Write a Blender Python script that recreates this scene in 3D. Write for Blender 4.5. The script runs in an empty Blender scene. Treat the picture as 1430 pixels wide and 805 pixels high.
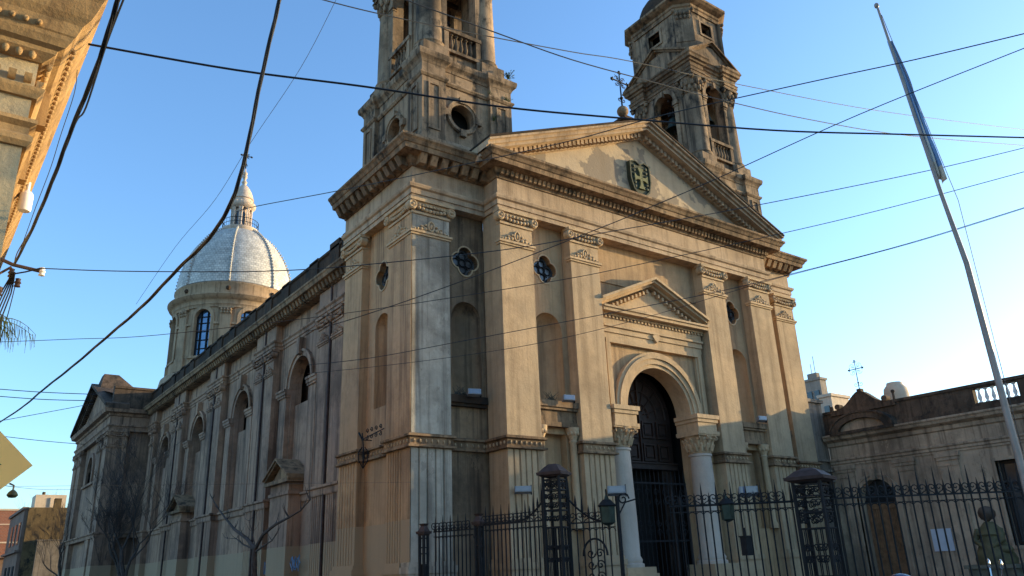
import bpy, bmesh, math, random
from mathutils import Vector, Matrix, noise
from mathutils.geometry import tessellate_polygon
R=math.radians; PI=math.pi
random.seed(7)
S=bpy.context.scene; COL=S.collection
# ---------------------------------------------------------------- camera
yaw,pit,rol=R(36.88),R(19.69),R(-2.327)
fwd=Vector((math.sin(yaw)*math.cos(pit),math.cos(yaw)*math.cos(pit),math.sin(pit)))
rgt=Vector((math.cos(yaw),-math.sin(yaw),0)); upv=rgt.cross(fwd)
r2=rgt*math.cos(rol)+upv*math.sin(rol); u2=-rgt*math.sin(rol)+upv*math.cos(rol)
cam=bpy.data.objects.new('camera',bpy.data.cameras.new('camera')); COL.objects.link(cam)
cam.matrix_world=Matrix(((r2.x,u2.x,-fwd.x,0),(r2.y,u2.y,-fwd.y,0),(r2.z,u2.z,-fwd.z,1.6),(0,0,0,1)))
cam.data.sensor_width=36; cam.data.lens=1084/1430*36; cam.data.clip_end=3000; cam.data.clip_start=.05
S.camera=cam
# ---------------------------------------------------------------- light
sunv=Vector((1,-.29,.147)).normalized()
el=math.asin(sunv.z); az=math.atan2(sunv.x,sunv.y)
w=bpy.data.worlds.new('World'); S.world=w; w.use_nodes=True
nt=w.node_tree; bg=nt.nodes['Background']
sky=nt.nodes.new('ShaderNodeTexSky'); sky.sky_type='NISHITA'; sky.sun_disc=False
sky.sun_elevation=el; sky.sun_rotation=az; sky.altitude=20; sky.air_density=1.0; sky.dust_density=0.9; sky.ozone_density=3.5
nt.links.new(sky.outputs[0],bg.inputs[0]); bg.inputs[1].default_value=.15
sl=bpy.data.lights.new('sun','SUN'); sl.energy=2.2; sl.angle=R(.5); sl.color=(1,.79,.43)
so=bpy.data.objects.new('sun',sl); COL.objects.link(so)
so.rotation_euler=sunv.to_track_quat('Z','Y').to_euler(); so.location=(60,-30,40)
S.view_settings.view_transform='Standard'; S.view_settings.look='None'
S.view_settings.exposure=1.85; S.view_settings.gamma=1
# ---------------------------------------------------------------- helpers
def wl(o):
    v=Vector((0,0,0))
    while o: v=v+o.location; o=o.parent
    return v
class MB:
    def __init__(s): s.v=[];s.f=[];s.sm=[]
    def add(s,v,f,smooth=False):
        n=len(s.v); s.v+=[tuple(p) for p in v]; s.f+=[tuple(i+n for i in q) for q in f]; s.sm+=[smooth]*len(f); return s
    def box(s,x0,x1,y0,y1,z0,z1):
        v=[(x,y,z) for x in(x0,x1) for y in(y0,y1) for z in(z0,z1)]
        return s.add(v,[(0,1,3,2),(4,6,7,5),(0,4,5,1),(2,3,7,6),(0,2,6,4),(1,5,7,3)])
    def fbox(s,F,u0,u1,v0,v1,w0,w1):
        v=[F(u,q,w_) for u in(u0,u1) for q in(v0,v1) for w_ in(w0,w1)]
        return s.add(v,[(0,1,3,2),(4,6,7,5),(0,4,5,1),(2,3,7,6),(0,2,6,4),(1,5,7,3)])
    def prism(s,F,outer,holes,w0,w1,back=True):
        loops=[outer]+list(holes)
        tr=tessellate_polygon([[Vector((p[0],p[1],0)) for p in L] for L in loops])
        flat=[p for L in loops for p in L]; n=len(flat)
        v=[F(p[0],p[1],w1) for p in flat]+[F(p[0],p[1],w0) for p in flat]
        f=[tuple(t) for t in tr]
        if back: f+=[tuple(i+n for i in reversed(t)) for t in tr]
        o=0
        for L in loops:
            m=len(L)
            for i in range(m):
                j=(i+1)%m; f.append((o+i,o+j,o+j+n,o+i+n))
            o+=m
        return s.add(v,f)
    def ring(s,F,a,b,w0,w1,closed=True):
        n=len(a); v=[]
        for L,w_ in ((a,w0),(a,w1),(b,w1),(b,w0)): v+=[F(p[0],p[1],w_) for p in L]
        f=[]
        for i in range(n if closed else n-1):
            j=(i+1)%n
            for k in range(4):
                k2=(k+1)%4; f.append((k*n+i,k*n+j,k2*n+j,k2*n+i))
        if not closed: f+=[(0,n,2*n,3*n),(n-1,4*n-1,3*n-1,2*n-1)]
        return s.add(v,f)
    def sweep(s,path,prof,closed=False):
        # path: plan points, outward on the right of travel; prof: closed list (offset, z)
        n=len(path); m=len(prof); rows=[]
        for i,(x,y) in enumerate(path):
            def nrm(a,b):
                d=Vector((b[0]-a[0],b[1]-a[1])).normalized(); return Vector((d.y,-d.x))
            ns=[]
            if i>0 or closed: ns.append(nrm(path[i-1],path[i]))
            if i<n-1 or closed: ns.append(nrm(path[i],path[(i+1)%n]))
            if len(ns)==2:
                b=ns[0]+ns[1]; b=b/(b.dot(b)/2) if b.length>1e-4 else ns[0]
                k=b
            else: k=ns[0]
            rows.append([(x+k.x*o,y+k.y*o,z) for o,z in prof])
        v=[p for r_ in rows for p in r_]; f=[]
        for i in range(n if closed else n-1):
            j=(i+1)%n
            for k in range(m):
                k2=(k+1)%m; f.append((i*m+k,j*m+k,j*m+k2,i*m+k2))
        if not closed: f+=[tuple(range(m)),tuple(reversed(range((n-1)*m,n*m)))]
        return s.add(v,f)
    def lathe(s,cx,cy,prof,n=24,a0=0,a1=2*PI,smooth=True):
        full=abs(a1-a0-2*PI)<1e-6; k=n if full else n+1; m=len(prof); v=[]
        for i in range(k):
            a=a0+(a1-a0)*i/n
            v+=[(cx+r*math.cos(a),cy+r*math.sin(a),z) for r,z in prof]
        f=[]
        for i in range(n):
            j=(i+1)%k
            for q in range(m-1): f.append((i*m+q,j*m+q,j*m+q+1,i*m+q+1))
        return s.add(v,f,smooth)
    def tube(s,pts,r,n=6,caps=True):
        pts=[Vector(p) for p in pts]; m=len(pts); v=[]; f=[]
        rr=r if isinstance(r,(list,tuple)) else [r]*m
        side=None
        for i,p in enumerate(pts):
            t=(pts[min(i+1,m-1)]-pts[max(i-1,0)])
            if t.length<1e-9: t=Vector((0,0,1))
            t.normalize()
            if side is None: side=t.orthogonal().normalized()
            side=(side-t*side.dot(t)); 
            if side.length<1e-6: side=t.orthogonal()
            side.normalize(); b=t.cross(side)
            for k in range(n):
                a=2*PI*k/n; v.append(p+(side*math.cos(a)+b*math.sin(a))*rr[i])
        for i in range(m-1):
            for k in range(n):
                k2=(k+1)%n; f.append((i*n+k,i*n+k2,(i+1)*n+k2,(i+1)*n+k))
        if caps: f+=[tuple(reversed(range(n))),tuple(range((m-1)*n,m*n))]
        return s.add(v,f,True)
    def ell(s,c,rx,ry,rz,n=8,m=6):
        v=[(c[0],c[1],c[2]-rz)]; f=[]
        for j in range(1,m):
            t=-PI/2+PI*j/m
            for i in range(n):
                a=2*PI*i/n; v.append((c[0]+rx*math.cos(t)*math.cos(a),c[1]+ry*math.cos(t)*math.sin(a),c[2]+rz*math.sin(t)))
        v.append((c[0],c[1],c[2]+rz)); L=len(v)-1
        for i in range(n):
            k=(i+1)%n; f.append((0,1+k,1+i)); f.append((L,L-n+i,L-n+k))
            for j in range(m-2): f.append((1+j*n+i,1+j*n+k,1+(j+1)*n+k,1+(j+1)*n+i))
        return s.add(v,f,True)
def O(name,mb,mat,parent=None,label=None):
    me=bpy.data.meshes.new(name); off=wl(parent) if parent else Vector((0,0,0))
    me.from_pydata([(a-off.x,b-off.y,c-off.z) for a,b,c in mb.v],[],mb.f)
    for p,sm in zip(me.polygons,mb.sm): p.use_smooth=sm
    bm=bmesh.new(); bm.from_mesh(me); bmesh.ops.recalc_face_normals(bm,faces=bm.faces); bm.to_mesh(me); bm.free()
    if any(mb.sm):
        try: me.set_sharp_from_angle(angle=R(50))
        except Exception: pass
    me.materials.append(mat)
    o=bpy.data.objects.new(name,me); COL.objects.link(o)
    if parent: o.parent=parent
    if label: o['label']=label
    return o
def T(name,label,cat,loc=(0,0,0),group=None):
    o=bpy.data.objects.new(name,None); COL.objects.link(o); o.location=loc; o.empty_display_size=.3
    o['label']=label; o['category']=cat
    if group: o['group']=group
    return o
def tag(o,label,cat,group=None,kind=None):
    if label: o['label']=label
    if cat: o['category']=cat
    if group: o['group']=group
    if kind: o['kind']=kind
    return o
def struct(name,mb,mat): o=O(name,mb,mat); o['kind']='structure'; return o
def FY(Y): return lambda u,v,w_: (u,Y-w_,v)        # wall that faces -Y, w outward
def FX(X): return lambda u,v,w_: (X-w_,u,v)        # wall that faces -X, u runs along Y
def FXp(X): return lambda u,v,w_: (X+w_,u,v)
def FYp(Y): return lambda u,v,w_: (u,Y+w_,v)
def arch(uc,hw,v0,vs,n=16,rise=None):
    rise=hw if rise is None else rise
    return [(uc+hw,v0)]+[(uc+hw*math.cos(PI*i/n),vs+rise*math.sin(PI*i/n)) for i in range(n+1)]+[(uc-hw,v0)]
def circ(uc,vc,r,n=24,ry=None): return [(uc+r*math.cos(2*PI*i/n),vc+(ry or r)*math.sin(2*PI*i/n)) for i in range(n)]
def rect(u0,u1,v0,v1): return [(u0,v0),(u1,v0),(u1,v1),(u0,v1)]
def quatre(uc,vc,r,off=None,n=10):
    off=r*.95 if off is None else off; p=[]
    for k in range(4):
        c=k*PI/2; cx,cy=uc+off*math.cos(c),vc+off*math.sin(c)
        lim=math.acos(max(-1,min(1,-off/(r*math.sqrt(2)))))if off<r*math.sqrt(2) else PI
        # arc from the junction with the previous lobe to the junction with the next one
        b=math.sqrt(max(r*r-off*off/2,0)); jx=off/2
        # junction point on the diagonal: t*(1,1)
        t=(off+math.sqrt(max(2*r*r-off*off,0)))/2
        a1=math.atan2(t,t-off)
        for i in range(n): 
            a=-a1+2*a1*i/n; p.append((cx+r*math.cos(c+a),cy+r*math.sin(c+a)))
    return p
# ---------------------------------------------------------------- materials
def mat(name,col,rough=.8,metal=0,bump=0,bs=20,var=.12,vs=3,spec=.3):
    m=bpy.data.materials.new(name); m.use_nodes=True; t=m.node_tree; n=t.nodes; L=t.links
    b=n['Principled BSDF']; b.inputs['Roughness'].default_value=rough; b.inputs['Metallic'].default_value=metal
    b.inputs['Specular IOR Level'].default_value=spec
    g=n.new('ShaderNodeNewGeometry'); no=n.new('ShaderNodeTexNoise'); no.inputs['Scale'].default_value=vs; no.inputs['Detail'].default_value=6
    L.new(g.outputs['Position'],no.inputs['Vector'])
    r=n.new('ShaderNodeValToRGB'); r.color_ramp.elements[0].position=.3; r.color_ramp.elements[1].position=.7
    r.color_ramp.elements[0].color=(*[c*(1-var) for c in col],1); r.color_ramp.elements[1].color=(*[min(1,c*(1+var)) for c in col],1)
    L.new(no.outputs[0],r.inputs[0]); L.new(r.outputs[0],b.inputs['Base Color'])
    if bump:
        n2=n.new('ShaderNodeTexNoise'); n2.inputs['Scale'].default_value=bs; n2.inputs['Detail'].default_value=5
        L.new(g.outputs['Position'],n2.inputs['Vector']); bp=n.new('ShaderNodeBump'); bp.inputs['Strength'].default_value=bump; bp.inputs['Distance'].default_value=.02
        L.new(n2.outputs[0],bp.inputs['Height']); L.new(bp.outputs[0],b.inputs['Normal'])
    return m
WT_=(1.07,.88,.70)   # daylight-balanced photo: the plaster reads this much warmer than neutral estimates
def warm(c): return tuple(a*b for a,b in zip(c,WT_))
def stucco(name,base,alt,stain,streak=.5,mott=.5,band=None,bandcol=(.30,.27,.21),top=None,patch=0,patchcol=(.3,.3,.3),seed=0,mold=0):
    base,alt,stain,bandcol,patchcol=[warm(q) for q in(base,alt,stain,bandcol,patchcol)]
    m=bpy.data.materials.new(name); m.use_nodes=True; t=m.node_tree; n=t.nodes; L=t.links
    b=n['Principled BSDF']; b.inputs['Roughness'].default_value=.92; b.inputs['Specular IOR Level'].default_value=.15
    g=n.new('ShaderNodeNewGeometry')
    def ns(scale,sc=(1,1,1),det=6,rough=.6,off=0):
        mp=n.new('ShaderNodeMapping'); mp.inputs['Scale'].default_value=sc; mp.inputs['Location'].default_value=(seed*3.1+off,seed*1.7,off)
        L.new(g.outputs['Position'],mp.inputs['Vector']); k=n.new('ShaderNodeTexNoise'); k.inputs['Scale'].default_value=scale; k.inputs['Detail'].default_value=det; k.inputs['Roughness'].default_value=rough
        L.new(mp.outputs[0],k.inputs['Vector']); return k.outputs[0]
    def ramp(x,a,c,lo=0,hi=1):
        r=n.new('ShaderNodeMapRange'); r.inputs['From Min'].default_value=a; r.inputs['From Max'].default_value=c
        r.inputs['To Min'].default_value=lo; r.inputs['To Max'].default_value=hi; L.new(x,r.inputs[0]); return r.outputs[0]
    def mix(f,a,c):
        x=n.new('ShaderNodeMix'); x.data_type='RGBA'
        if isinstance(f,float): x.inputs[0].default_value=f
        else: L.new(f,x.inputs[0])
        for i,q in ((6,a),(7,c)):
            if isinstance(q,tuple): x.inputs[i].default_value=(*q,1)
            else: L.new(q,x.inputs[i])
        return x.outputs[2]
    c=mix(ramp(ns(.45,off=3),.40,.62),base,alt)
    c=mix(ramp(ns(2.6,off=9,det=9,rough=.72),.46,.66,0,.55*mott+.08),c,tuple(x*.55 for x in base))
    if patch:
        c=mix(ramp(ns(.55,off=21,det=4),.60-patch,.615-patch),c,patchcol)
    c=mix(ramp(ns(1.0,(3.2,3.2,.16),det=7,off=5),.49,.66,0,streak),c,stain)
    c=mix(ramp(ns(.3,off=40,det=7,rough=.68),.50,.66,0,streak*.75),c,stain)
    c=mix(ramp(ns(9,det=8,off=15,rough=.75),.55,.8,0,.35*mott),c,stain)
    c=mix(ramp(ns(1.0,(9,9,.22),det=9,off=61,rough=.7),.57,.62,0,.55*streak),c,tuple(x*1.3 for x in stain))
    c=mix(ramp(ns(1.7,(1,1,.6),det=12,off=51,rough=.78),.585,.61,0,.45*mott),c,tuple(x*1.6 for x in stain))
    c=mix(ramp(ns(1.1,(1,1,.5),det=10,off=77,rough=.75),.60,.615,0,.30*mott),c,tuple(min(.62,x*1.25) for x in base))
    if mold:
        c=mix(ramp(ns(1.3,(1,1,.7),det=9,off=33,rough=.72),.62-mold,.74-mold,0,.92),c,(.028,.026,.023))
    if band is not None:
        sx=n.new('ShaderNodeSeparateXYZ'); L.new(g.outputs['Position'],sx.inputs[0])
        c=mix(ramp(sx.outputs[2],band+.008,band-.008,0,.85),c,bandcol)
    L.new(c,b.inputs['Base Color'])
    bp=n.new('ShaderNodeBump'); bp.inputs['Strength'].default_value=.45; bp.inputs['Distance'].default_value=.03
    ad=n.new('ShaderNodeMath'); ad.operation='ADD'; L.new(ns(14,det=8,off=1,rough=.65),ad.inputs[0]); L.new(ns(2.2,det=4,off=2),ad.inputs[1])
    L.new(ad.outputs[0],bp.inputs['Height']); L.new(bp.outputs[0],b.inputs['Normal'])
    return m
OCH=(.44,.355,.245); OCH2=(.36,.30,.225); STN=(.10,.085,.07)
M={}
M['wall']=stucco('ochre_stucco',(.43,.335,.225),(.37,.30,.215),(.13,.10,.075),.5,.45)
M['pil']=stucco('pilaster_stucco',(.46,.385,.285),(.38,.33,.255),(.15,.12,.09),.5,.55,seed=2)
M['corner']=stucco('grey_cement_render',(.44,.46,.45),(.28,.295,.29),(.08,.078,.076),.7,.9,seed=3)
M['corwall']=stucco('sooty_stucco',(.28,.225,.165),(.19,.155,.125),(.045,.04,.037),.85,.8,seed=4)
M['entab']=stucco('entablature_stucco',(.44,.38,.31),(.37,.31,.24),(.12,.095,.075),.55,.5,seed=5)
M['corn']=stucco('weathered_cornice',(.33,.26,.185),(.20,.15,.11),(.045,.038,.032),.8,.85,seed=6,mold=.08)
M['trim']=stucco('trim_stucco',(.50,.42,.31),(.43,.37,.28),(.13,.10,.07),.3,.4,seed=7)
M['tymp']=stucco('patched_tympanum',(.47,.42,.33),(.44,.40,.33),(.2,.17,.13),.2,.3,patch=.09,patchcol=(.25,.235,.21),seed=8)
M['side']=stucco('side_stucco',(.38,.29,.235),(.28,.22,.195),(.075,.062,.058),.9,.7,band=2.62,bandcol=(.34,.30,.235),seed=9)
M['block']=stucco('block_side_stucco',(.46,.35,.235),(.37,.285,.20),(.12,.09,.07),.75,.5,band=2.95,bandcol=(.34,.30,.235),seed=10)
M['tower']=stucco('tower_stucco',(.35,.29,.225),(.22,.185,.15),(.045,.04,.036),.95,.9,seed=11,mold=.10)
M['black']=stucco('moldy_parapet',(.085,.062,.048),(.045,.036,.03),(.018,.015,.013),.6,.9,seed=12,mold=.12)
M['drum']=stucco('drum_stucco',(.42,.355,.275),(.35,.29,.225),(.10,.08,.062),.6,.5,seed=13)
M['annex']=stucco('annex_stucco',(.44,.385,.33),(.31,.275,.24),(.10,.085,.075),.85,.9,seed=14,mold=.02)
M['annexpar']=stucco('annex_parapet',(.13,.105,.09),(.07,.06,.054),(.022,.02,.019),.7,.9,seed=15,mold=.12)
M['near']=stucco('near_building_stucco',(.52,.47,.33),(.46,.42,.31),(.18,.15,.11),.3,.3,seed=16)
M['neartrim']=stucco('near_building_trim',(.42,.31,.17),(.35,.26,.145),(.12,.08,.05),.45,.5,seed=17)
M['column']=stucco('pale_marble',(.52,.51,.50),(.44,.43,.43),(.25,.23,.22),.2,.25,seed=18)
M['grey']=stucco('grey_side_render',(.26,.26,.26),(.19,.19,.19),(.06,.06,.06),.7,.9,seed=19)
M['dark']=mat('dark_interior',(.012,.011,.010),.9)
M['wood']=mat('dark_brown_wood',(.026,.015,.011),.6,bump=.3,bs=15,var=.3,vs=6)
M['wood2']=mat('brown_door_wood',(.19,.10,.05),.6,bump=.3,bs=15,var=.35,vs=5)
M['iron']=mat('black_wrought_iron',(.010,.010,.011),.75,metal=.0,bump=.1,bs=60,var=.3,vs=10)
M['rust']=mat('rusty_iron_cap',(.05,.03,.025),.7,bump=.2,bs=30,var=.4,vs=5)
M['glass']=mat('dark_window_glass',(.03,.035,.04),.12,spec=.6,var=.4,vs=1.5)
M['pane']=mat('sky_reflecting_glass',(.10,.16,.24),.06,spec=1.,metal=.6,var=.2,vs=1)
M['stained']=mat('leaded_quatrefoil_glass',(.07,.075,.08),.2,spec=.6,var=.6,vs=4)
M['zinc']=mat('silver_dome_tiles',(.62,.56,.48),.58,metal=.1,bump=.15,bs=8,var=.12,vs=1.2)
M['bronze']=mat('green_bronze',(.035,.05,.04),.5,metal=.6,bump=.2,bs=20,var=.3,vs=5)
M['crest']=mat('mossy_bronze_crest',(.045,.05,.03),.75,bump=.4,bs=12,var=.4,vs=6)
M['crestpale']=mat('lichen_bronze_cross',(.13,.13,.06),.8,bump=.4,bs=14,var=.35,vs=7)
M['cable']=mat('black_rubber_cable',(.012,.012,.014),.6,var=.2)
M['wire']=mat('dull_wire',(.03,.032,.036),.6,var=.2)
M['steel']=mat('grey_pole_paint',(.30,.24,.20),.5,metal=.2,var=.15,vs=4)
M['alu']=mat('grey_aluminium',(.22,.22,.24),.4,metal=.4)
M['lamp']=mat('floodlight_glass',(.12,.13,.20),.1,spec=1.,var=.2)
M['white']=mat('white_paint',(.72,.72,.70),.6,var=.06,bump=.1)
M['bark']=mat('dark_bark',(.07,.055,.048),.95,bump=.6,bs=30,var=.3,vs=8)
M['leaf']=mat('weed_leaves',(.07,.095,.03),.8,var=.4,vs=8)
M['twig']=mat('dry_twigs',(.06,.055,.045),.9,var=.3)
M['asphalt']=mat('asphalt',(.05,.05,.052),.9,bump=.5,bs=40,var=.2,vs=2)
M['pave']=mat('paving_slabs',(.20,.19,.17),.9,bump=.4,bs=20,var=.18,vs=3)
M['kerb']=mat('kerb_stone',(.26,.25,.23),.9,bump=.3,bs=20)
M['earth']=mat('ground_soil',(.16,.15,.13),.95,bump=.4,bs=3,vs=.3)
M['line']=mat('road_paint',(.7,.7,.66),.8,var=.15,vs=12)
def brick(name,a,b_,mort,scale=4):
    m=mat(name,a,.9); t=m.node_tree; n=t.nodes; L=t.links
    g=n.new('ShaderNodeNewGeometry'); mp=n.new('ShaderNodeMapping'); mp.inputs['Rotation'].default_value=(R(90),0,R(0))
    L.new(g.outputs['Position'],mp.inputs['Vector'])
    k=n.new('ShaderNodeTexBrick'); k.inputs['Scale'].default_value=scale; k.inputs['Color1'].default_value=(*a,1); k.inputs['Color2'].default_value=(*b_,1); k.inputs['Mortar'].default_value=(*mort,1)
    k.inputs['Mortar Size'].default_value=.015
    L.new(mp.outputs[0],k.inputs['Vector']); L.new(k.outputs[0],n['Principled BSDF'].inputs['Base Color']); return m
M['brick']=brick('red_brick',(.30,.11,.06),(.24,.085,.05),(.28,.22,.18),1.6)
# ---------------------------------------------------------------- ground
mb=MB(); mb.add([(-700,-700,0),(700,-700,0),(700,900,0),(-700,900,0)],[(0,1,2,3)]); struct('ground',mb,M['earth'])
mb=MB(); mb.add([(-60,-5,.004),(90,-5,.004),(90,4.2,.004),(-60,4.2,.004)],[(0,1,2,3)]); mb.add([(2.2,4.2,.004),(8.4,4.2,.004),(8.4,200,.004),(2.2,200,.004)],[(0,1,2,3)]); struct('road',mb,M['asphalt'])
mb=MB()
for k in range(9): mb.add([(2.6+k*.62,4.9,.008),(2.95+k*.62,4.9,.008),(2.95+k*.62,7.6,.008),(2.6+k*.62,7.6,.008)],[(0,1,2,3)])
struct('road_markings',mb,M['line'])
mb=MB(); mb.box(8.55,34,4.35,57,-.2,.13); mb.box(8.55,11,57,200,-.2,.13); mb.box(-60,2.05,4.35,200,-.2,.13); struct('pavement',mb,M['pave'])
mb=MB(); mb.box(8.4,8.55,4.35,200,-.2,.14); mb.box(8.4,34,4.2,4.35,-.2,.14); mb.box(2.05,2.2,4.35,200,-.2,.14); mb.box(-60,2.2,4.2,4.35,-.2,.14); struct('kerb',mb,M['kerb'])
# ---------------------------------------------------------------- church
XC=21.25
church=T('church','large ochre stuccoed church with two bell towers, a silver tiled dome and a pedimented front','church',(XC,19.2,0))
def vprism(mb,F,poly,v0,v1):
    n=len(poly); v=[F(u,v0,w_) for u,w_ in poly]+[F(u,v1,w_) for u,w_ in poly]
    mb.add(v,[tuple(range(n)),tuple(reversed(range(n,2*n)))]+[(i,(i+1)%n,(i+1)%n+n,i+n) for i in range(n)])
def fluted(mb,F,u0,u1,v0,v1,d,k=5,gw=.035,gd=.05):
    p=[(u0,-d),(u0,0)]; W=u1-u0
    for i in range(k):
        g=u0+W*(i+1)/(k+1); p+=[(g-gw,0),(g-gw*.5,-gd),(g+gw*.5,-gd),(g+gw,0)]
    p+=[(u1,0),(u1,-d)]; vprism(mb,F,p,v0,v1)
def lump(mb,F,u,v,w_,ru,rv,rw,n=7,m=5):
    t=MB(); t.ell((0,0,0),1,1,1,n,m); mb.add([F(u+a*ru,v+c*rv,w_+b*rw) for a,b,c in t.v],t.f,True)
def torus(mb,F,u,v,w_,r,q,n=14,k=5,ry=None):
    pts=[F(u+r*math.cos(2*PI*i/n),v+(ry or r)*math.sin(2*PI*i/n),w_) for i in range(n+1)]; mb.tube(pts,q,k,caps=False)
def disc(mb,F,u,v,w0,w1,r,n=12):
    mb.prism(F,circ(u,v,r,n),[],w0,w1)
def anthemion(mb,F,uc,v,w_,half,s=1):
    torus(mb,F,uc,v+.16*s,w_,.10*s,.035*s,12,5,.15*s); lump(mb,F,uc,v+.16*s,w_,.05*s,.09*s,.04*s)
    for sg in(-1,1):
        for i,(a,b,r) in enumerate(((.2,.05,.075),(.19,.17,.05),(.33,.03,.07),(.34,.12,.04),(.46,.02,.055),(.56,0,.04))):
            if a*s<half: lump(mb,F,uc+sg*a*s,v+b*s,w_,r*s,r*s*.8,.05*s)
        torus(mb,F,uc+sg*.27*s,v+.06*s,w_,.06*s,.02*s,8,4)
def capital(F,u0,u1,top=12.95,s=1.,orn=True):
    mb=MB(); W=u1-u0; uc=(u0+u1)/2
    mb.fbox(F,u0-.13*s,u1+.13*s,top-.11*s,top-.002,-.2,.17*s)
    mb.fbox(F,u0-.04*s,u1+.04*s,top-.24*s,top-.11*s,-.2,.09*s)
    mb.fbox(F,u0-.02*s,u1+.02*s,top-.52*s,top-.44*s,-.2,.05*s)
    for sg,u in((-1,u0),(1,u1)):
        c=u+sg*.03*s
        disc(mb,F,c,top-.26*s,-.1,.13*s,.165*s,14); torus(mb,F,c,top-.26*s,.13*s,.12*s,.03*s,12,5); lump(mb,F,c,top-.26*s,.14*s,.05*s,.05*s,.05*s)
    k=max(3,int(W/.17/s))
    for i in range(k):
        u=u0+.16*s+(W-.32*s)*(i+.5)/k; h=abs(i-(k-1)/2)/(k/2)
        lump(mb,F,u,top-.30*s-(.07*(1-h*h))*s,.07*s,.075*s,.07*s,.07*s)
        lump(mb,F,u,top-.20*s,.08*s,.05*s,.05*s,.04*s)
    if orn:
        mb.fbox(F,u0-.08*s,u1+.08*s,top-1.18*s,top-1.10*s,-.2,.09*s); mb.fbox(F,u0-.04*s,u1+.04*s,top-1.25*s,top-1.18*s,-.2,.045*s)
        anthemion(mb,F,uc,top-1.06*s,.03,W*.5,s*1.1)
    return mb
def band(mb,F,u0,u1,v,w0=-.2):   # string course piece with two fillets
    mb.fbox(F,u0,u1,v,v+.30,w0,.03); 
def pilaster(F,u0,u1,d,mt,parent=church,label=None,fl=5,z=(1.8,4.95,5.35,12.95)):
    mb=MB(); mb.fbox(F,u0,u1,z[2],z[3],-d,0)
    p=O('pilaster',mb,mt,parent,label)
    O('capital',capital(F,u0,u1,z[3]),M['trim'],p)
    pm=MB(); fluted(pm,F,u0,u1,z[0],z[1]-.001,d,fl); pm.fbox(F,u0-.05,u1+.05,1.68,z[0],-d,.06); pm.fbox(F,u0-.1,u1+.1,1.5,1.68,-d,.12); pm.fbox(F,u0-.07,u1+.07,0,1.5,-d,.08)
    O('pedestal',pm,mt,p)
    return p
YF,YB=19.2,20.0   # pilaster faces of the nave front and of the corner blocks
F=FY(YB)
# corner blocks
for side,(xa,xb) in enumerate(((11.1,12.5),(30.0,31.4))):
    lab='grey cement faced corner pilaster' if side==0 else None
    mt=M['corner'] if side==0 else M['pil']
    pl=pilaster(F,xa,xb,.42,mt,label=lab,fl=4)
    if side==0:
        G=FX(11.1)
        mb=MB(); mb.fbox(G,20.43,21.55,5.35,12.95,-.38,0); mb.fbox(G,20.0,20.43,5.351,12.949,-.02,.012)
        q=O('pilaster',mb,M['block'],church,'ochre side face of the corner pilaster')
        O('capital',capital(G,20.05,21.5),M['trim'],q)
        pm=MB(); fluted(pm,G,20.43,21.5,1.8,4.949,.38,6); pm.fbox(G,20.0,20.43,1.81,4.94,-.02,.012); pm.fbox(G,20.44,21.6,1.5,1.8,-.38,.1); pm.fbox(G,20.44,21.57,0,1.5,-.38,.06); O('pedestal',pm,M['block'],q)
        pilaster(G,23.55,24.95,.4,M['block'],fl=6)
# walls of the corner blocks
def niche(F,uc,hw,v0,vs,wf,parent,mt,depth=.5,label=None):
    mb=MB(); n=14; rows=[]
    # half-cylinder with quarter-dome, behind plane w=wf
    m=8; vv=[v0,vs]; pts=[]
    for i in range(n+1):
        a=PI*i/n; pts.append((math.cos(a),math.sin(a)))
    ver=[F(uc+hw*c,v,wf-depth*s_) for v in vv for c,s_ in pts]
    for k in range(1,m+1):
        t=PI/2*k/m
        ver+=[F(uc+hw*c*math.cos(t),vs+hw*math.sin(t),wf-depth*s_*math.cos(t)) for c,s_ in pts]
    f=[]
    for r_ in range(m+1):
        for i in range(n): f.append((r_*(n+1)+i,r_*(n+1)+i+1,(r_+1)*(n+1)+i+1,(r_+1)*(n+1)+i))
    mb.add(ver,f,True)
    mb.add([F(uc+hw*c,v0,wf-depth*s_) for c,s_ in pts],[tuple(range(n+1))])
    return O('niche',mb,mt,parent,label)
def quatrefoil(F,uc,vc,r,wf,parent):
    mb=MB(); mb.ring(F,quatre(uc,vc,r),quatre(uc,vc,r*1.2,r*.95),wf-.25,wf+.03)
    o=O('quatrefoil_window',mb,M['trim'],parent)
    p=MB(); p.prism(F,rect(uc-2.1*r,uc+2.1*r,vc-2.1*r,vc+2.1*r),[],wf-.245,wf-.2); O('pane',p,M['stained'],o)
    t=MB(); torus(t,F,uc,vc,wf-.17,r*.5,.03,14,5)
    for k in range(4):
        c=k*PI/2; torus(t,F,uc+r*.95*math.cos(c),vc+r*.95*math.sin(c),wf-.17,r*.52,.022,12,5)
        c+=PI/4; t.tube([F(uc+r*.45*math.cos(c),vc+r*.45*math.sin(c),wf-.17),F(uc+r*1.2*math.cos(c),vc+r*1.2*math.sin(c),wf-.17)],.02,5)
    O('tracery',t,M['iron'],o)
    return o
for side in(0,1):
    s=1 if side==0 else -1; mx=lambda x: x if side==0 else 2*XC-x
    xa,xb=sorted((mx(12.3),mx(14.1))); uc=mx(13.33)
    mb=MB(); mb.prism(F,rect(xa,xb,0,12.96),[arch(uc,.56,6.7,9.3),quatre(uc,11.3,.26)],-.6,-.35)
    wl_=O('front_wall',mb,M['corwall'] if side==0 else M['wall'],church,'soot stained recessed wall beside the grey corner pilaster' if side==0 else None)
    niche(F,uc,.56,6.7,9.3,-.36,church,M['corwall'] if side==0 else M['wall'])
    quatrefoil(F,uc,11.3,.26,-.35,church)
    mb=MB(); mb.fbox(F,xa+.2,xb-.14,6.45,6.68,-.5,-.12); mb.fbox(F,xa+.2,xb-.14,6.35,6.45,-.5,-.2)
    O('niche_ledge',mb,M['black'] if side==0 else M['corn'],church)
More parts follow.
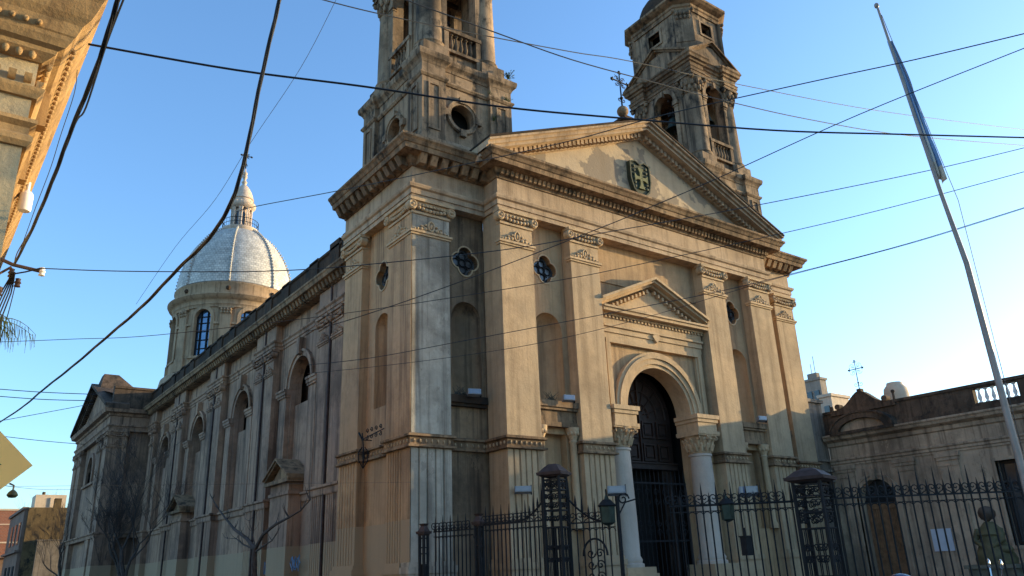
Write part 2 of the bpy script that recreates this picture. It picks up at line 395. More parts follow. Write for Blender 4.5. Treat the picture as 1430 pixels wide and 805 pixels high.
G=FX(11.1)
mb=MB(); mb.prism(G,rect(21.4,23.7,0,12.96),[arch(22.5,.52,6.6,9.25),quatre(22.5,11.12,.26)],-.6,-.3)
mb.fbox(G,24.95,25.1,0,12.95,-.7,-.3)
O('side_wall',mb,M['block'],church,'ochre side wall of the corner block')
niche(G,22.5,.52,6.6,9.25,-.31,church,M['block']); quatrefoil(G,22.5,11.12,.26,-.3,church)
# cores (close off light)
mb=MB(); mb.box(12.1,14.5,21.0,25.0,0,12.9); mb.box(28.0,30.9,21.0,25.0,0,12.9); mb.box(14.5,18.9,20.3,25,0,12.9); mb.box(23.6,28.0,20.3,25,0,12.9); mb.box(18.9,23.6,21.5,25,0,12.9); mb.box(18.9,23.6,20.35,21.5,9.4,12.9)
mb.box(31.0,31.4,20.42,25.1,0,12.95)
O('inner_wall',mb,M['dark'],church)
# nave front
F=FY(YF)
for (a,b) in((14.0,15.35),(17.05,18.4),(24.1,25.45),(27.1,28.5)): 
    pilaster(F,a,b,1.0,M['pil'])
W=-.45
for uc,(xa,xb) in((16.2,(15.3,17.1)),(26.28,(25.4,27.15))):
    mb=MB(); mb.prism(F,rect(xa,xb,0,12.96),[arch(uc,.6,6.7,9.15),quatre(uc,11.35,.26),rect(uc-.52,uc+.52,2.6,5.6)],-.75,W)
    mb.fbox(F,xa+.05,xb-.05,2.4,5.7,-.86,-.76)
    O('front_wall',mb,M['wall'],church)
    niche(F,uc,.6,6.7,9.15,W-.005,church,M['wall']); quatrefoil(F,uc,11.35,.26,W,church)
    mb=MB(); mb.fbox(F,xa+.06,xb-.06,6.42,6.62,-.6,-.08); mb.fbox(F,xa+.06,xb-.06,6.33,6.42,-.6,-.14); mb.fbox(F,xa+.06,xb-.06,5.95,6.33,-.6,-.24); mb.fbox(F,xa+.06,xb-.06,5.8,5.95,-.6,-.2)
    o=O('side_altar_frame',mb,M['corn'],church)
    for u in(xa+.22,xb-.22):
        c=MB(); c.lathe(u,YF+.3,[(.17,2.6),(.17,2.75),(.13,2.85),(.12,5.3),(.15,5.35),(.12,5.4),(.16,5.5),(.24,5.72),(.24,5.8)],14); 
        for k in range(6):
            a=PI+PI*k/5; c.ell((u+.19*math.cos(a),YF+.3+.19*math.sin(a),5.62),.05,.05,.09,6,4)
        O('colonnette',c,M['trim'],o)
# central wall with the portal
Wp=-.5
mb=MB(); mb.prism(F,rect(18.3,24.2,0,12.96),[arch(21.3,1.68,0,6.7)],-1.1,Wp)
mb.fbox(F,18.35,24.15,11.4,12.95,Wp-.01,Wp+.05)
O('front_wall',mb,M['wall'],church)
portal=O('portal',(lambda m:(m.ring(F,arch(21.3,1.66,6.66,6.7,32),arch(21.3,1.80,6.66,6.7,32),-1.15,Wp+.10,False),m.ring(F,arch(21.3,1.80,6.66,6.7,32),arch(21.3,2.0,6.66,6.7,32),-.6,Wp+.16,False),m.ring(F,arch(21.3,2.0,6.66,6.7,32),arch(21.3,2.12,6.66,6.7,32),-.6,Wp+.22,False),m.ring(F,arch(21.3,2.12,6.66,6.7,32),arch(21.3,2.25,6.66,6.7,32),-.6,Wp+.17,False),m)[-1])(MB()),M['trim'],church)
mb=MB()
for a,b in((18.75,18.95),(23.65,23.85)): mb.fbox(F,a,b,6.7,9.2,-.6,Wp+.18); 
for a,b in((18.95,19.03),(23.57,23.65)): mb.fbox(F,a,b,6.7,9.1,-.6,Wp+.12)
mb.fbox(F,18.75,23.85,9.05,9.2,-.6,Wp+.185)
for i,(z0,z1,p) in enumerate(((9.2,9.42,.16),(9.42,9.62,.21),(9.62,9.7,.28),(9.7,10.0,.2))): mb.fbox(F,18.7-p*.2,23.9+p*.2,z0+.001,z1,-.6,Wp+p)
mb.prism(F,[(21.1,9.55),(21.32,9.7),(21.55,9.55),(21.32,9.3)],[],Wp,Wp+.27)
O('door_surround',mb,M['trim'],portal)
def pediment(mb,F,u0,u1,v0,rise,wb,wf,th,fascia=.0):
    uc=(u0+u1)/2; sl=rise/(uc-u0)
    for sg in(-1,1):
        e=u0 if sg<0 else u1
        for (a,b,wo) in th:
            P=[(e,v0+a),(uc,v0+rise+a),(uc,v0+rise+b),(e,v0+b)]
            mb.prism(F,P,[],wb,wf+wo)
mb=MB(); z=10.05; a,b=18.45,24.1
for (z0,z1,p) in((0,.08,.28),(.08,.2,.5),(.2,.28,.56)): mb.fbox(F,a-p*.15+.1,b+p*.15-.1,z+z0,z+z1-.001,-.6,Wp+p)
for i in range(30): 
    u=a+.15+(b-a-.3)*i/29; mb.fbox(F,u-.045,u+.045,z-.1,z-.002,-.6,Wp+.26)
mb.prism(F,[(a+.3,z+.27),(b-.3,z+.27),((a+b)/2,z+1.35)],[],-.6,Wp+.12)
pediment(mb,F,a-.05,b+.05,z+.26,1.25,-.6,Wp,((0,.1,.3),(.1,.2,.5),(.2,.3,.6)))
for sg in(-1,1):
    for i in range(1,13):
        t=i/13; u=(a+b)/2+sg*(b-a)/2*(1-t)*.95; v=z+.16+1.25*t*.97; mb.fbox(F,u-.05,u+.05,v-.08,v+.06,-.6,Wp+.27)
O('door_pediment',mb,M['trim'],portal)
for sg,cx in((-1,19.12),(1,23.36)):
    u0,u1=cx-.62,cx+.62
    mb=MB(); mb.fbox(F,u0+.1,u1-.1,6.0,6.7,-1.1,.0-.02); mb.fbox(F,u0,u1,6.55,6.7,-1.1,.08); mb.fbox(F,u0+.05,u1-.05,6.42,6.55,-1.1,.03); mb.fbox(F,u0+.03,u1-.03,5.98,6.1,-1.1,.03)
    O('impost',mb,M['trim'],portal)
    y=YF+.55
    mb=MB(); mb.lathe(cx,y,[(.56,1.4),(.56,1.5),(.49,1.54),(.52,1.63),(.45,1.75),(.45,2.9),(.41,5.18),(.45,5.2),(.45,5.27),(.40,5.3)],32)
    O('column',mb,M['column'],portal,'pale grey marble column')
    mb=MB(); mb.lathe(cx,y,[(.43,5.3),(.43,5.4),(.47,5.7),(.56,5.9),(.6,5.98)],24); mb.box(cx-.6,cx+.6,y-.55,y+.5,5.93,5.99)
    for k in range(14):
        a=2*PI*k/14; mb.tube([(cx+.44*math.cos(a),y+.44*math.sin(a),5.38),(cx+.5*math.cos(a),y+.5*math.sin(a),5.55),(cx+.57*math.cos(a),y+.57*math.sin(a),5.62),(cx+.58*math.cos(a),y+.58*math.sin(a),5.57)],[.07,.075,.05,.015],6); a+=.22; mb.tube([(cx+.46*math.cos(a),y+.46*math.sin(a),5.5),(cx+.53*math.cos(a),y+.53*math.sin(a),5.74),(cx+.62*math.cos(a),y+.62*math.sin(a),5.82),(cx+.62*math.cos(a),y+.62*math.sin(a),5.76)],[.06,.065,.045,.015],6)
    for a in(-3*PI/4,-PI/4,-PI/2+.32,-PI/2-.32): mb.tube([(cx+(.62+.1*math.cos(t*.7))*math.cos(a),y+(.62+.1*math.cos(t*.7))*math.sin(a),5.83+(.1-.008*t)*math.sin(t*.7)) for t in range(11)],.028,5)
    O('capital',mb,M['trim'],portal)
    mb=MB(); mb.box(cx-.72,cx+.72,y-.72,y+.6,0,1.2); mb.box(cx-.66,cx+.66,y-.66,y+.6,1.2,1.4); O('plinth',mb,M['trim'],portal)
# door
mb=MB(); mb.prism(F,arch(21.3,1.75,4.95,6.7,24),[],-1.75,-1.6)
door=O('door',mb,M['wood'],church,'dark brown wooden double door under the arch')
mb=MB()
for sg in(-1,1):
    for (v0,v1) in((5.1,5.75),(5.95,6.6)):
        for (a,b) in((.12,.75),(.9,1.5)):
            u0,u1=sorted((21.3+sg*a,21.3+sg*b)); mb.ring(F,rect(u0,u1,v0,v1),rect(u0+.07,u1-.07,v0+.07,v1-.07),-1.6,-1.52); mb.fbox(F,u0+.14,u1-.14,v0+.14,v1-.14,-1.6,-1.54)
    for r in(.55,1.0,1.45):
        pts=[F(21.3+sg*r*math.cos(t*PI/2/8),6.72+r*math.sin(t*PI/2/8),-1.56) for t in range(9)]; mb.tube(pts,.035,5)
    for an in(18,45,70): mb.tube([F(21.3+sg*.3*math.cos(R(an)),6.75+.3*math.sin(R(an)),-1.56),F(21.3+sg*1.6*math.cos(R(an)),6.75+1.6*math.sin(R(an)),-1.56)],.03,5)
mb.fbox(F,21.27,21.33,4.97,8.4,-1.6,-1.5)
O('panel_moulding',mb,M['wood'],door)
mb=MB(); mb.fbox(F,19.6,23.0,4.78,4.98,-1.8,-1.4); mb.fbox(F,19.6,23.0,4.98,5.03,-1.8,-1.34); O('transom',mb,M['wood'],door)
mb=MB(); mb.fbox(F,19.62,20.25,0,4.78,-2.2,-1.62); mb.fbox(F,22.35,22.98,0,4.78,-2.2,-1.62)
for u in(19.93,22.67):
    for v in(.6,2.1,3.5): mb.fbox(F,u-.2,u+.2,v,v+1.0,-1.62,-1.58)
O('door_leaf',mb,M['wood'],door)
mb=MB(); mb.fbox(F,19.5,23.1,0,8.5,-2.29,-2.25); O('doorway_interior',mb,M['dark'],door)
def spiral(c,r,turns=1.4,a0=0,sg=1,n=14,rin=.15):
    return [(c[0]+r*(1-(1-rin)*i/n)*math.cos(a0+sg*2*PI*turns*i/n),c[1]+r*(1-(1-rin)*i/n)*math.sin(a0+sg*2*PI*turns*i/n)) for i in range(n+1)]
mb=MB()
for i in range(15):
    u=19.75+i*.222; mb.tube([F(u,0,-1.05),F(u,4.5,-1.05),F(u,4.75,-1.05)],[.02,.02,.004],5)
for v in(.3,2.2,4.2): mb.fbox(F,19.66,22.94,v,v+.06,-1.07,-1.03)
for i in range(7):
    u=19.97+i*.444
    for v,sg in((2.5,1),(2.85,-1),(3.9,1),(3.6,-1)):
        mb.tube([F(a,b,-1.04) for a,b in spiral((u,v),.14,1.3,0,sg)],.014,4)
O('iron_gate',mb,M['iron'],portal)
# horizontal mouldings
PN=[(11.1,25.1),(11.1,20.0),(13.95,20.0),(13.95,19.2),(28.55,19.2),(28.55,20.0),(31.4,20.0),(31.4,25.1)]
def prof(pts,back=-.5): # pts: (offset,z) from bottom to top
    return [(back,pts[0][1])]+pts+[(back,pts[-1][1])]
mb=MB(); mb.sweep(PN,prof([(.02,12.95),(.02,13.12),(.06,13.12),(.06,13.3),(.13,13.34),(.16,13.42),(.16,13.46)])); O('architrave',mb,M['entab'],church)
mb=MB(); mb.sweep(PN,prof([(0,13.46),(0,14.12)],-.5)); O('frieze',mb,M['entab'],church)
mb=MB(); mb.sweep(PN,prof([(.05,14.12),(.08,14.2),(.16,14.28),(.2,14.42),(.55,14.44),(.58,14.60),(.62,14.62),(.68,14.72),(.75,14.78),(.75,14.86),(-.45,15.0)]))
cor=O('cornice',mb,M['corn'],church)
mb=MB()
def modil(mb,path,step,w_,d,z0,z1,off=.12):
    for i in range(len(path)-1):
        a=Vector(path[i]);b=Vector(path[i+1]);t=(b-a); Ln=t.length; t.normalize(); n_=Vector((t.y,-t.x))
        k=max(1,int(round(Ln/step)))
        for j in range(k):
            c=a+t*(Ln*(j+.5)/k)
            if i>0 and i<len(path)-2 and Ln<1.0: continue
            v=[]
            for (q,o_,z) in((-1,off,z0),(1,off,z0),(1,off+d*.55,z0+.02),(-1,off+d*.55,z0+.02),(-1,off,z1),(1,off,z1),(1,off+d,z1),(-1,off+d,z1)):
                p=c+t*q*w_/2+n_*o_; v.append((p.x,p.y,z))
            mb.add(v,[(0,1,2,3),(7,6,5,4),(0,4,5,1),(3,2,6,7),(0,3,7,4),(1,5,6,2)])
modil(mb,PN[:3],.42,.24,.38,14.12,14.43); modil(mb,PN[5:],.42,.24,.38,14.12,14.43)
modil(mb,[PN[3],PN[4]],.2,.11,.12,14.2,14.40,.14)
O('modillion',mb,M['corn'],cor)
# string course, stepping round every pilaster
PS=[(11.1,25.0),(11.1,23.5),(11.4,23.5),(11.4,21.55),(11.1,21.55),(11.1,20.0),(12.5,20.0),(12.5,20.35),(14.0,20.35),(14.0,19.2),(15.35,19.2),(15.35,19.7)]
PS2=[(17.05,19.7),(17.05,19.2),(18.4,19.2),(18.4,19.7)]; PS3=[(24.1,19.7),(24.1,19.2),(25.45,19.2),(25.45,19.65)]
PS4=[(27.1,19.65),(27.1,19.2),(28.5,19.2),(28.5,20.35),(30.0,20.35),(30.0,20.0),(31.4,20.0),(31.4,20.6)]
for P in(PS,PS2,PS3,PS4):
    mb=MB(); mb.sweep(P,prof([(.03,4.95),(.12,4.97),(.12,5.03),(.04,5.05),(.04,5.25),(.13,5.28),(.13,5.34),(.02,5.38)],-.2))
    so_=O('string_course',mb,M['corn'],church)
    mb=MB()
    for i in range(len(P)-1):
        a=Vector(P[i]);b=Vector(P[i+1]);t=b-a;Ln=t.length
        if Ln<1.0: continue
        t.normalize(); n_=Vector((t.y,-t.x)); k=int(Ln/.19)
        for j in range(k):
            c=a+t*(Ln*(j+.5)/k)+n_*.05; mb.ell((c.x,c.y,5.15),.035,.035,.06,6,4)
    O('string_ornament',mb,M['trim'],so_)
# main pediment
u0,u1,v0,rise=13.2,29.3,14.82,3.35
mb=MB(); mb.prism(F,[(13.6,14.86),(28.9,14.86),(21.25,18.0)],[],-2.2,-.1)
ped=O('pediment',mb,M['tymp'],church,'tympanum with grey patches of bare render')
mb=MB(); pediment(mb,F,u0,u1,v0-.28,rise+.02,-.4,0,((0,.12,.04),(.12,.24,.12)))
pediment(mb,F,u0,u1,v0-.04,rise,-.5,0,((0,.12,.5),(.12,.26,.6),(.26,.34,.72)))
O('raking_cornice',mb,M['entab'],ped)
mb=MB()
for sg in(-1,1):
    for i in range(2,38):
        t=i/38; u=21.25+sg*8.05*(1-t); v=v0-.1+rise*t; mb.fbox(F,u-.09,u+.05,v-.13,v+.06,-.2,.24)
O('dentil_course',mb,M['entab'],ped)
mb=MB(); pediment(mb,F,u0-.02,u1+.02,v0+.305,rise,-2.4,0,((0,.07,.76),))
O('coping',mb,M['black'],ped,'black mouldy coping of the pediment')
# coat of arms
mb=MB(); cu,cv=21.02,16.02
sh=[(cu-.5,cv+.62),(cu-.25,cv+.72),(cu,cv+.6),(cu+.25,cv+.72),(cu+.5,cv+.62),(cu+.52,cv-.05),(cu+.4,cv-.5),(cu,cv-.85),(cu-.4,cv-.5),(cu-.52,cv-.05)]
mb.prism(F,sh,[],-.12,.04); mb.ring(F,[(cu+(a-cu)*1.12,cv+(b-cv)*1.08) for a,b in sh],sh,-.12,.1)
for k in range(6):
    for sg in(-1,1): lump(mb,F,cu+sg*.33,cv+.5-k*.18,.05,.1,.07,.06)
crest=O('coat_of_arms',mb,M['crest'],ped,'dark bronze shield with a pale cross')
mb=MB()
for k in range(4):
    c_,s_=[(1,0),(0,1),(-1,0),(0,-1)][k]; Lk=.36 if k%2==0 else .46
    mb.prism(F,[(cu+a*c_-b*s_,cv-.02+a*s_+b*c_) for a,b in((.02,-.07),(Lk*.6,-.07),(Lk,-.17),(Lk,.17),(Lk*.6,.07),(.02,.07))],[],0,.12+.001*k)
O('emblem',mb,M['crestpale'],crest)
# pedestal and iron cross on the apex
def iron_cross(mb,cx,cy,z0,h,aw,r=.03,sp=0,flat='x'):
    P=lambda u,v:(cx+u,cy,v)
    mb.tube([P(0,z0),P(0,z0+h)],[r*1.2,r*.8],6); zc=z0+h*.72; mb.tube([P(-aw,zc),P(aw,zc)],r,6)
    for u,v in((0,z0+h),(-aw,zc),(aw,zc)):
        mb.ell(P(u,v),r*2.2,r*1.5,r*2.2,6,5)
    for s in(-1,1):
        mb.tube([P(s*aw*.9,zc-.08),P(s*aw*.85,zc+.11)],r*.8,5); mb.tube([P(-.09,z0+h-.06+.0*s),P(.09,z0+h-.06)],r*.8,5)
        for t in(-1,1):
            mb.tube([P(s*a,zc+t*b) for a,b in spiral((.14+.02,.14),.13,1.1,0)],r*.45,4)
            mb.tube([P(s*.05,zc+t*.05),P(s*aw*.62,zc+t*aw*.62)],[r*.6,r*.2],4)
        mb.tube([P(s*a,z0+h*.2+b) for a,b in spiral((.12,0),.11,1.1,PI)],r*.5,4)
    mb.ell(P(0,z0+h*.25),r*2.5,r*2.5,r*2,6,5)
px,py=21.25,19.85
mb=MB(); mb.box(px-.35,px+.35,py-.3,py+.5,18.0,18.55); mb.sweep([(px-.35,py+.5),(px-.35,py-.3),(px+.35,py-.3),(px+.35,py+.5)],[(-.3,18.5),(.05,18.55),(.25,18.7),(.38,18.74),(.38,18.86),(-.3,19.15)],True)
mb.lathe(px,py+.1,[(.001,19.25),(.22,19.22),(.12,19.3),(.09,19.42),(.1,19.5)],14)
fin=O('acroterion',mb,M['black'],church,'mouldy block carrying a stone ball and an iron cross')
mb=MB(); mb.ell((px,py+.1,19.66),.25,.25,.25,18,12); O('ball',mb,M['corn'],fin)
mb=MB(); iron_cross(mb,px,py+.1,19.88,1.75,.48,.035); O('cross',mb,M['iron'],fin)
# ---------------------------------------------------------------- bell towers
def ress(x0,x1,y0,y1,cw,p):
    q=[]
    # counter-clockwise seen from above, outward on the right
    def side(a,b):
        a=Vector(a);b=Vector(b);t=(b-a).normalized();n_=Vector((t.y,-t.x))
        return [a+t*cw+n_*p, a+t*cw, b-t*cw, b-t*cw+n_*p]
    cs=[((x0,y1),(x0,y0)),((x0,y0),(x1,y0)),((x1,y0),(x1,y1)),((x1,y1),(x0,y1))]
    ex=[(x0-p,y0-p),(x1+p,y0-p),(x1+p,y1+p),(x0-p,y1+p)]
    for (a,b),e in zip(cs,ex):
        q+=[tuple(v) for v in side(a,b)]+[e]
    return q
def capital_round(mb,cx,cy,r,z0,h,n=12):
    mb.lathe(cx,cy,[(r*.95,z0),(r*1.08,z0+.04*h),(r*.95,z0+.08*h),(r*1.02,z0+.5*h),(r*1.25,z0+.9*h)],20)
    for k in range(n):
        a=2*PI*k/n; b=a+PI/n
        mb.ell((cx+r*1.08*math.cos(a),cy+r*1.08*math.sin(a),z0+h*.3),r*.2,r*.2,h*.2,6,4)
        mb.ell((cx+r*1.2*math.cos(b),cy+r*1.2*math.sin(b),z0+h*.58),r*.2,r*.2,h*.2,6,4)
    for k in range(4):
        a=PI/4+k*PI/2; mb.ell((cx+r*1.5*math.cos(a),cy+r*1.5*math.sin(a),z0+h*.84),r*.25,r*.25,h*.13,8,5)
    s=r*1.3; mb.box(cx-s,cx+s,cy-s,cy+s,z0+h*.92,z0+h-.003)
def baluster(mb,x,y,z0,h,r=.07,n=8):
    mb.lathe(x,y,[(r,z0),(r,z0+.08*h),(r*.5,z0+.12*h),(r*1.05,z0+.35*h),(r*.5,z0+.75*h),(r*.5,z0+.88*h),(r,z0+.92*h),(r,z0+h)],n)
def tower(cx,label):
    mt=M['tower']; hx=1.83; x0,x1=cx-hx,cx+hx; y0,y1=20.6,25.0; ym=(y0+y1)/2
    tw=MB()
    faces=[(FY(y0),x0,x1,cx),(FX(x0),y0,y1,ym),(FXp(x1),y0,y1,ym),(FYp(y1),x0,x1,cx)]
    tw.sweep([(x0,y1),(x0,y0),(x1,y0),(x1,y1)],[(-.3,14.9),(.12,14.9),(.12,15.75),(.03,15.9),(-.3,15.9)],True)
    t=O('bell_tower',tw,mt,church,label)
    mb=MB()
    for F_,a,b,c in faces:
        mb.prism(F_,rect(a+.02,b-.02,15.9,18.86),[circ(c-.1 if F_ is not faces[0][0] else c-.22,17.05,.52,28)],-.4,-.02)
    mb.sweep(ress(x0,x1,y0,y1,.85,.14),[(-.2,18.2),(.03,18.2),(.09,18.28),(.09,18.34),(-.2,18.4)],True)
    mb.sweep(ress(x0,x1,y0,y1,.85,.14),[(-.2,18.8),(.01,18.8),(.05,18.9),(.09,18.95),(.16,19.02),(.19,19.14),(.19,19.24),(-.3,19.36)],True)
    O('lower_stage',mb,mt,t)
    for F_,a,b,c in faces:
        for u0,u1 in((a-.14,a+.85),(b-.85,b+.14)):
            mb=MB()
            mb.fbox(F_,u0+.003,u1-.003,15.3,18.8,-.1,.14)
            m0,m1=u0+.25,u1-.25; mb.ring(F_,rect(m0,m1,16.1,18.0),rect(m0+.07,m1-.07,16.17,17.93),.1,.19)
            mb.fbox(F_,u0-.05,u1+.05,15.1,15.75,-.1,.2)
            O('corner_pilaster',mb,mt,t)
    for F_,a,b,c in faces[:3]:
        cc=c-.1 if F_ is not faces[0][0] else c-.22
        mb=MB(); mb.ring(F_,circ(cc,17.05,.5,28),circ(cc,17.05,.68,28),-.2,.06); mb.ring(F_,circ(cc,17.05,.6,28),circ(cc,17.05,.66,28),.06,.1)
        for u,v in((0,.68),(0,-.68),(.68,0),(-.68,0)): mb.fbox(F_,cc+u-.13,cc+u+.13,17.05+v-.13,17.05+v+.13,-.05,.12)
        o=O('oculus_frame',mb,mt,t)
    mb=MB(); mb.box(x0+.5,x1-.5,y0+.6,y1-.6,15,19.2); O('oculus_interior',mb,M['dark'],t)
    # belfry
    xi0,xi1,yi0,yi1=x0+.3,x1-.3,y0+.3,y1-.3
    mb=MB(); mb.sweep(ress(xi0,xi1,yi0,yi1,.75,.28),[(-.9,19.36),(.05,19.36),(.05,19.5),(0,19.55),(0,19.9),(-.9,19.9)],True); mb.box(xi0+.2,xi1-.2,yi0+.2,yi1-.2,19.3,19.88)
    bel=[(FY(yi0),xi0,xi1,cx),(FX(xi0),yi0,yi1,ym),(FXp(xi1),yi0,yi1,ym),(FYp(yi1),xi0,xi1,cx)]
    for bi,(F_,a,b,c) in enumerate(bel):
        ow=.68 if bi<2 else .3
        mb.prism(F_,rect(a+.01,b-.01,19.9,24.42),[arch(c,ow,19.95,23.6)],-.42,-.01)
        mb.ring(F_,arch(c,.66,23.55,23.6,20),arch(c,.86,23.55,23.6,20),-.05,.09,False)
        for s in(-1,1):
            u0,u1=sorted((c+s*.66,c+s*.9)); mb.fbox(F_,u0,u1,19.95,23.3,-.05,.07); mb.fbox(F_,u0-.05,u1+.05,23.3,23.56,-.1,.13); mb.fbox(F_,u0-.02,u1+.02,23.18,23.24,-.1,.1)
        mb.prism(F_,[(c-.1,24.4),(c+.1,24.4),(c+.07,24.1),(c-.07,24.1)],[],0,.2)
    O('belfry',mb,mt,t)
    for F_,a,b,c in bel[:3]:
        mb=MB(); mb.fbox(F_,c-.85,c+.85,20.82,20.98,-.16,.16); mb.fbox(F_,c-.8,c+.8,19.92,20.04,-.16,.14)
        for s in(-1,1): mb.fbox(F_,*sorted((c+s*.62,c+s*.82)),20.04,20.82,-.12,.13)
        for i in range(5):
            p=F_(c-.44+.22*i,20.04,0); baluster(mb,p[0],p[1],20.04,.78,.085)
        O('balustrade',mb,mt,t)
    for X,Y,sx,sy in((xi0,yi0,1,1),(xi1,yi0,-1,1),(xi0,yi1,1,-1),(xi1,yi1,-1,-1)):
        cx_,cy_=X+sx*.32,Y+sy*.32
        mb=MB(); mb.lathe(cx_,cy_,[(.62,19.9),(.62,19.98),(.56,20.02),(.6,20.1),(.52,20.18),(.5,21.5),(.46,23.45)],28)
        cl=O('corner_column',mb,mt,t)
        mb=MB(); capital_round(mb,cx_,cy_,.46,23.45,.97); O('capital',mb,M['tower'],cl)
    EP=ress(xi0,xi1,yi0,yi1,.75,.22)
    mb=MB(); mb.sweep(EP,[(-.4,24.42),(.02,24.42),(.02,24.56),(.06,24.58),(.06,24.72),(.1,24.76),(0.0,24.8),(0,25.06),(.08,25.1),(.10,25.2),(.2,25.24),(.22,25.38),(.28,25.44),(.28,25.52),(-.4,25.6)],True)
    mb.box(xi0+.3,xi1-.3,yi0+.3,yi1-.3,24.5,25.62)
    O('belfry_cornice',mb,M['corn'],t)
    for F_,a,b,c in bel:
        mb=MB(); a2,b2=a-.48,b+.48; rise=.3*(b2-a2)
        mb.prism(F_,[(a2+.4,25.52),(b2-.4,25.52),(c,25.5+rise-.2)],[],-.6,.12)
        pediment(mb,F_,a2,b2,25.42,rise,-.6,0,((0,.1,.34),(.1,.2,.46)))
        O('belfry_pediment',mb,M['corn'],t)
    # upper stage, square with cut corners
    hx2,hy2,ch=1.68,2.05,.58
    yc=ym
    P8=[(cx-hx2,yc+hy2-ch),(cx-hx2,yc-hy2+ch),(cx-hx2+ch,yc-hy2),(cx+hx2-ch,yc-hy2),(cx+hx2,yc-hy2+ch),(cx+hx2,yc+hy2-ch),(cx+hx2-ch,yc+hy2),(cx-hx2+ch,yc+hy2)]
    mb=MB()
    mb.sweep(P8,[(-.3,25.5),(.1,25.5),(.1,26.5),(.02,26.6),(-.3,26.6)],True)
    up=[(FY(yc-hy2),cx-hx2+ch-.1,cx+hx2-ch+.1,cx),(FX(cx-hx2),yc-hy2+ch-.1,yc+hy2-ch+.1,yc),(FXp(cx+hx2),yc-hy2+ch-.1,yc+hy2-ch+.1,yc),(FYp(yc+hy2),cx-hx2+ch-.1,cx+hx2-ch+.1,cx)]
    for F_,a,b,c in up:
        mb.prism(F_,rect(a,b,26.5,28.5),[rect(c-.4,c+.4,27.3,28.0)],-.3,-.01)
        mb.ring(F_,rect(c-.4,c+.4,27.3,28.0),rect(c-.52,c+.52,27.18,28.12),-.1,.05)
    for i in(1,3,5,7):
        a=Vector(P8[i]);b=Vector(P8[(i+1)%8]); t_=(b-a).normalized(); n_=Vector((t_.y,-t_.x))
        v=[]
        for z in(26.5,28.5):
            for p in(a-t_*.06,a-t_*.06+n_*.13,b+t_*.06+n_*.13,b+t_*.06,b-n_*.3,a-n_*.3): v.append((p.x,p.y,z))
        mb.add(v,[tuple(range(6)),tuple(range(11,5,-1))]+[(k,(k+1)%6,(k+1)%6+6,k+6) for k in range(6)])
    us=O('upper_stage',mb,mt,t)
    for i in(1,3,5,7):
        a=Vector(P8[i]);b=Vector(P8[(i+1)%8]); t_=(b-a).normalized(); n_=Vector((t_.y,-t_.x)); mb=MB()
        for k in range(4):
            for j,z in enumerate((28.0,28.22)):
                p=a+t_*((b-a).length*(k+.5)/4)+n_*(.16+.05*j); mb.ell((p.x,p.y,z),.09,.09,.13,6,4)
        for p in(a-t_*.08+n_*.22,b+t_*.08+n_*.22): mb.ell((p.x,p.y,28.38),.1,.1,.1,7,5)
        O('capital',mb,mt,us)
    mb=MB(); mb.sweep(P8,[(-.3,28.45),(.06,28.45),(.06,28.65),(.12,28.7),(.12,28.85),(.32,28.95),(.45,29.05),(.45,29.18),(-.5,29.35)],True)
    O('upper_cornice',mb,M['corn'],t)
    mb=MB(); mb.lathe(cx,yc,[(1.86,29.2),(1.88,29.5)]+[(1.86*math.cos(a*PI/2/10),29.5+1.75*math.sin(a*PI/2/10)) for a in range(10)]+[(.1,31.2),(.1,32.2),(.001,32.3)],28)
    O('cupola',mb,M['black'],t)
    mb=MB(); mb.box(cx-1.0,cx+1.0,yc-1.3,yc+1.3,26.7,28.4); O('belfry_ceiling',mb,M['dark'],t)
    mb=MB(); mb.box(cx-1.2,cx+1.2,ym-.07,ym+.07,24.0,24.15); mb.box(cx-.07,cx+.07,yi0+.1,yi1-.1,24.16,24.3); O('bell_beam',mb,M['wood'],t)
    return t
tower(13.7,'near left bell tower, its top out of view'); tower(28.95,'farther right bell tower with pediments over its belfry')
def bell(x,y,zt,label,s=1.,clap=True):
    t=T('bell',label,'bell',(x,y,zt-1.0*s),'bells hanging in the belfries')
    z=zt-1.05*s
    mb=MB(); mb.lathe(x,y,[(.50*s,z),(.46*s,z+.05*s),(.38*s,z+.2*s),(.31*s,z+.45*s),(.28*s,z+.62*s),(.2*s,z+.72*s),(.001,z+.76*s)],24); mb.lathe(x,y,[(.47*s,z+.01),(.33*s,z+.25*s),(.001,z+.6*s)],20)
    O('bell_body',mb,M['bronze'],t)
    mb=MB(); mb.tube([(x,y,z+.3*s),(x,y,z-.12*s)],[.02,.03],6); mb.ell((x,y,z-.08*s),.07,.07,.08); O('clapper',mb,M['iron'],t)
    mb=MB(); mb.box(x-.32*s,x+.32*s,y-.09,y+.09,z+.78*s,z+1.0*s); mb.tube([(x-.45*s,y,z+.9*s),(x+.45*s,y,z+.9*s)],.035,6); mb.tube([(x,y,z+.9*s),(x,y,24.0)],.02,5); O('yoke',mb,M['iron'],t)
bell(28.9,21.55,23.35,'green bronze bell in the front arch of the right tower',.95)
bell(27.95,22.75,23.35,'green bronze bell in the side arch of the right tower',.95)
bell(13.75,22.3,22.7,'bell hanging high in the front arch of the left tower',.85)
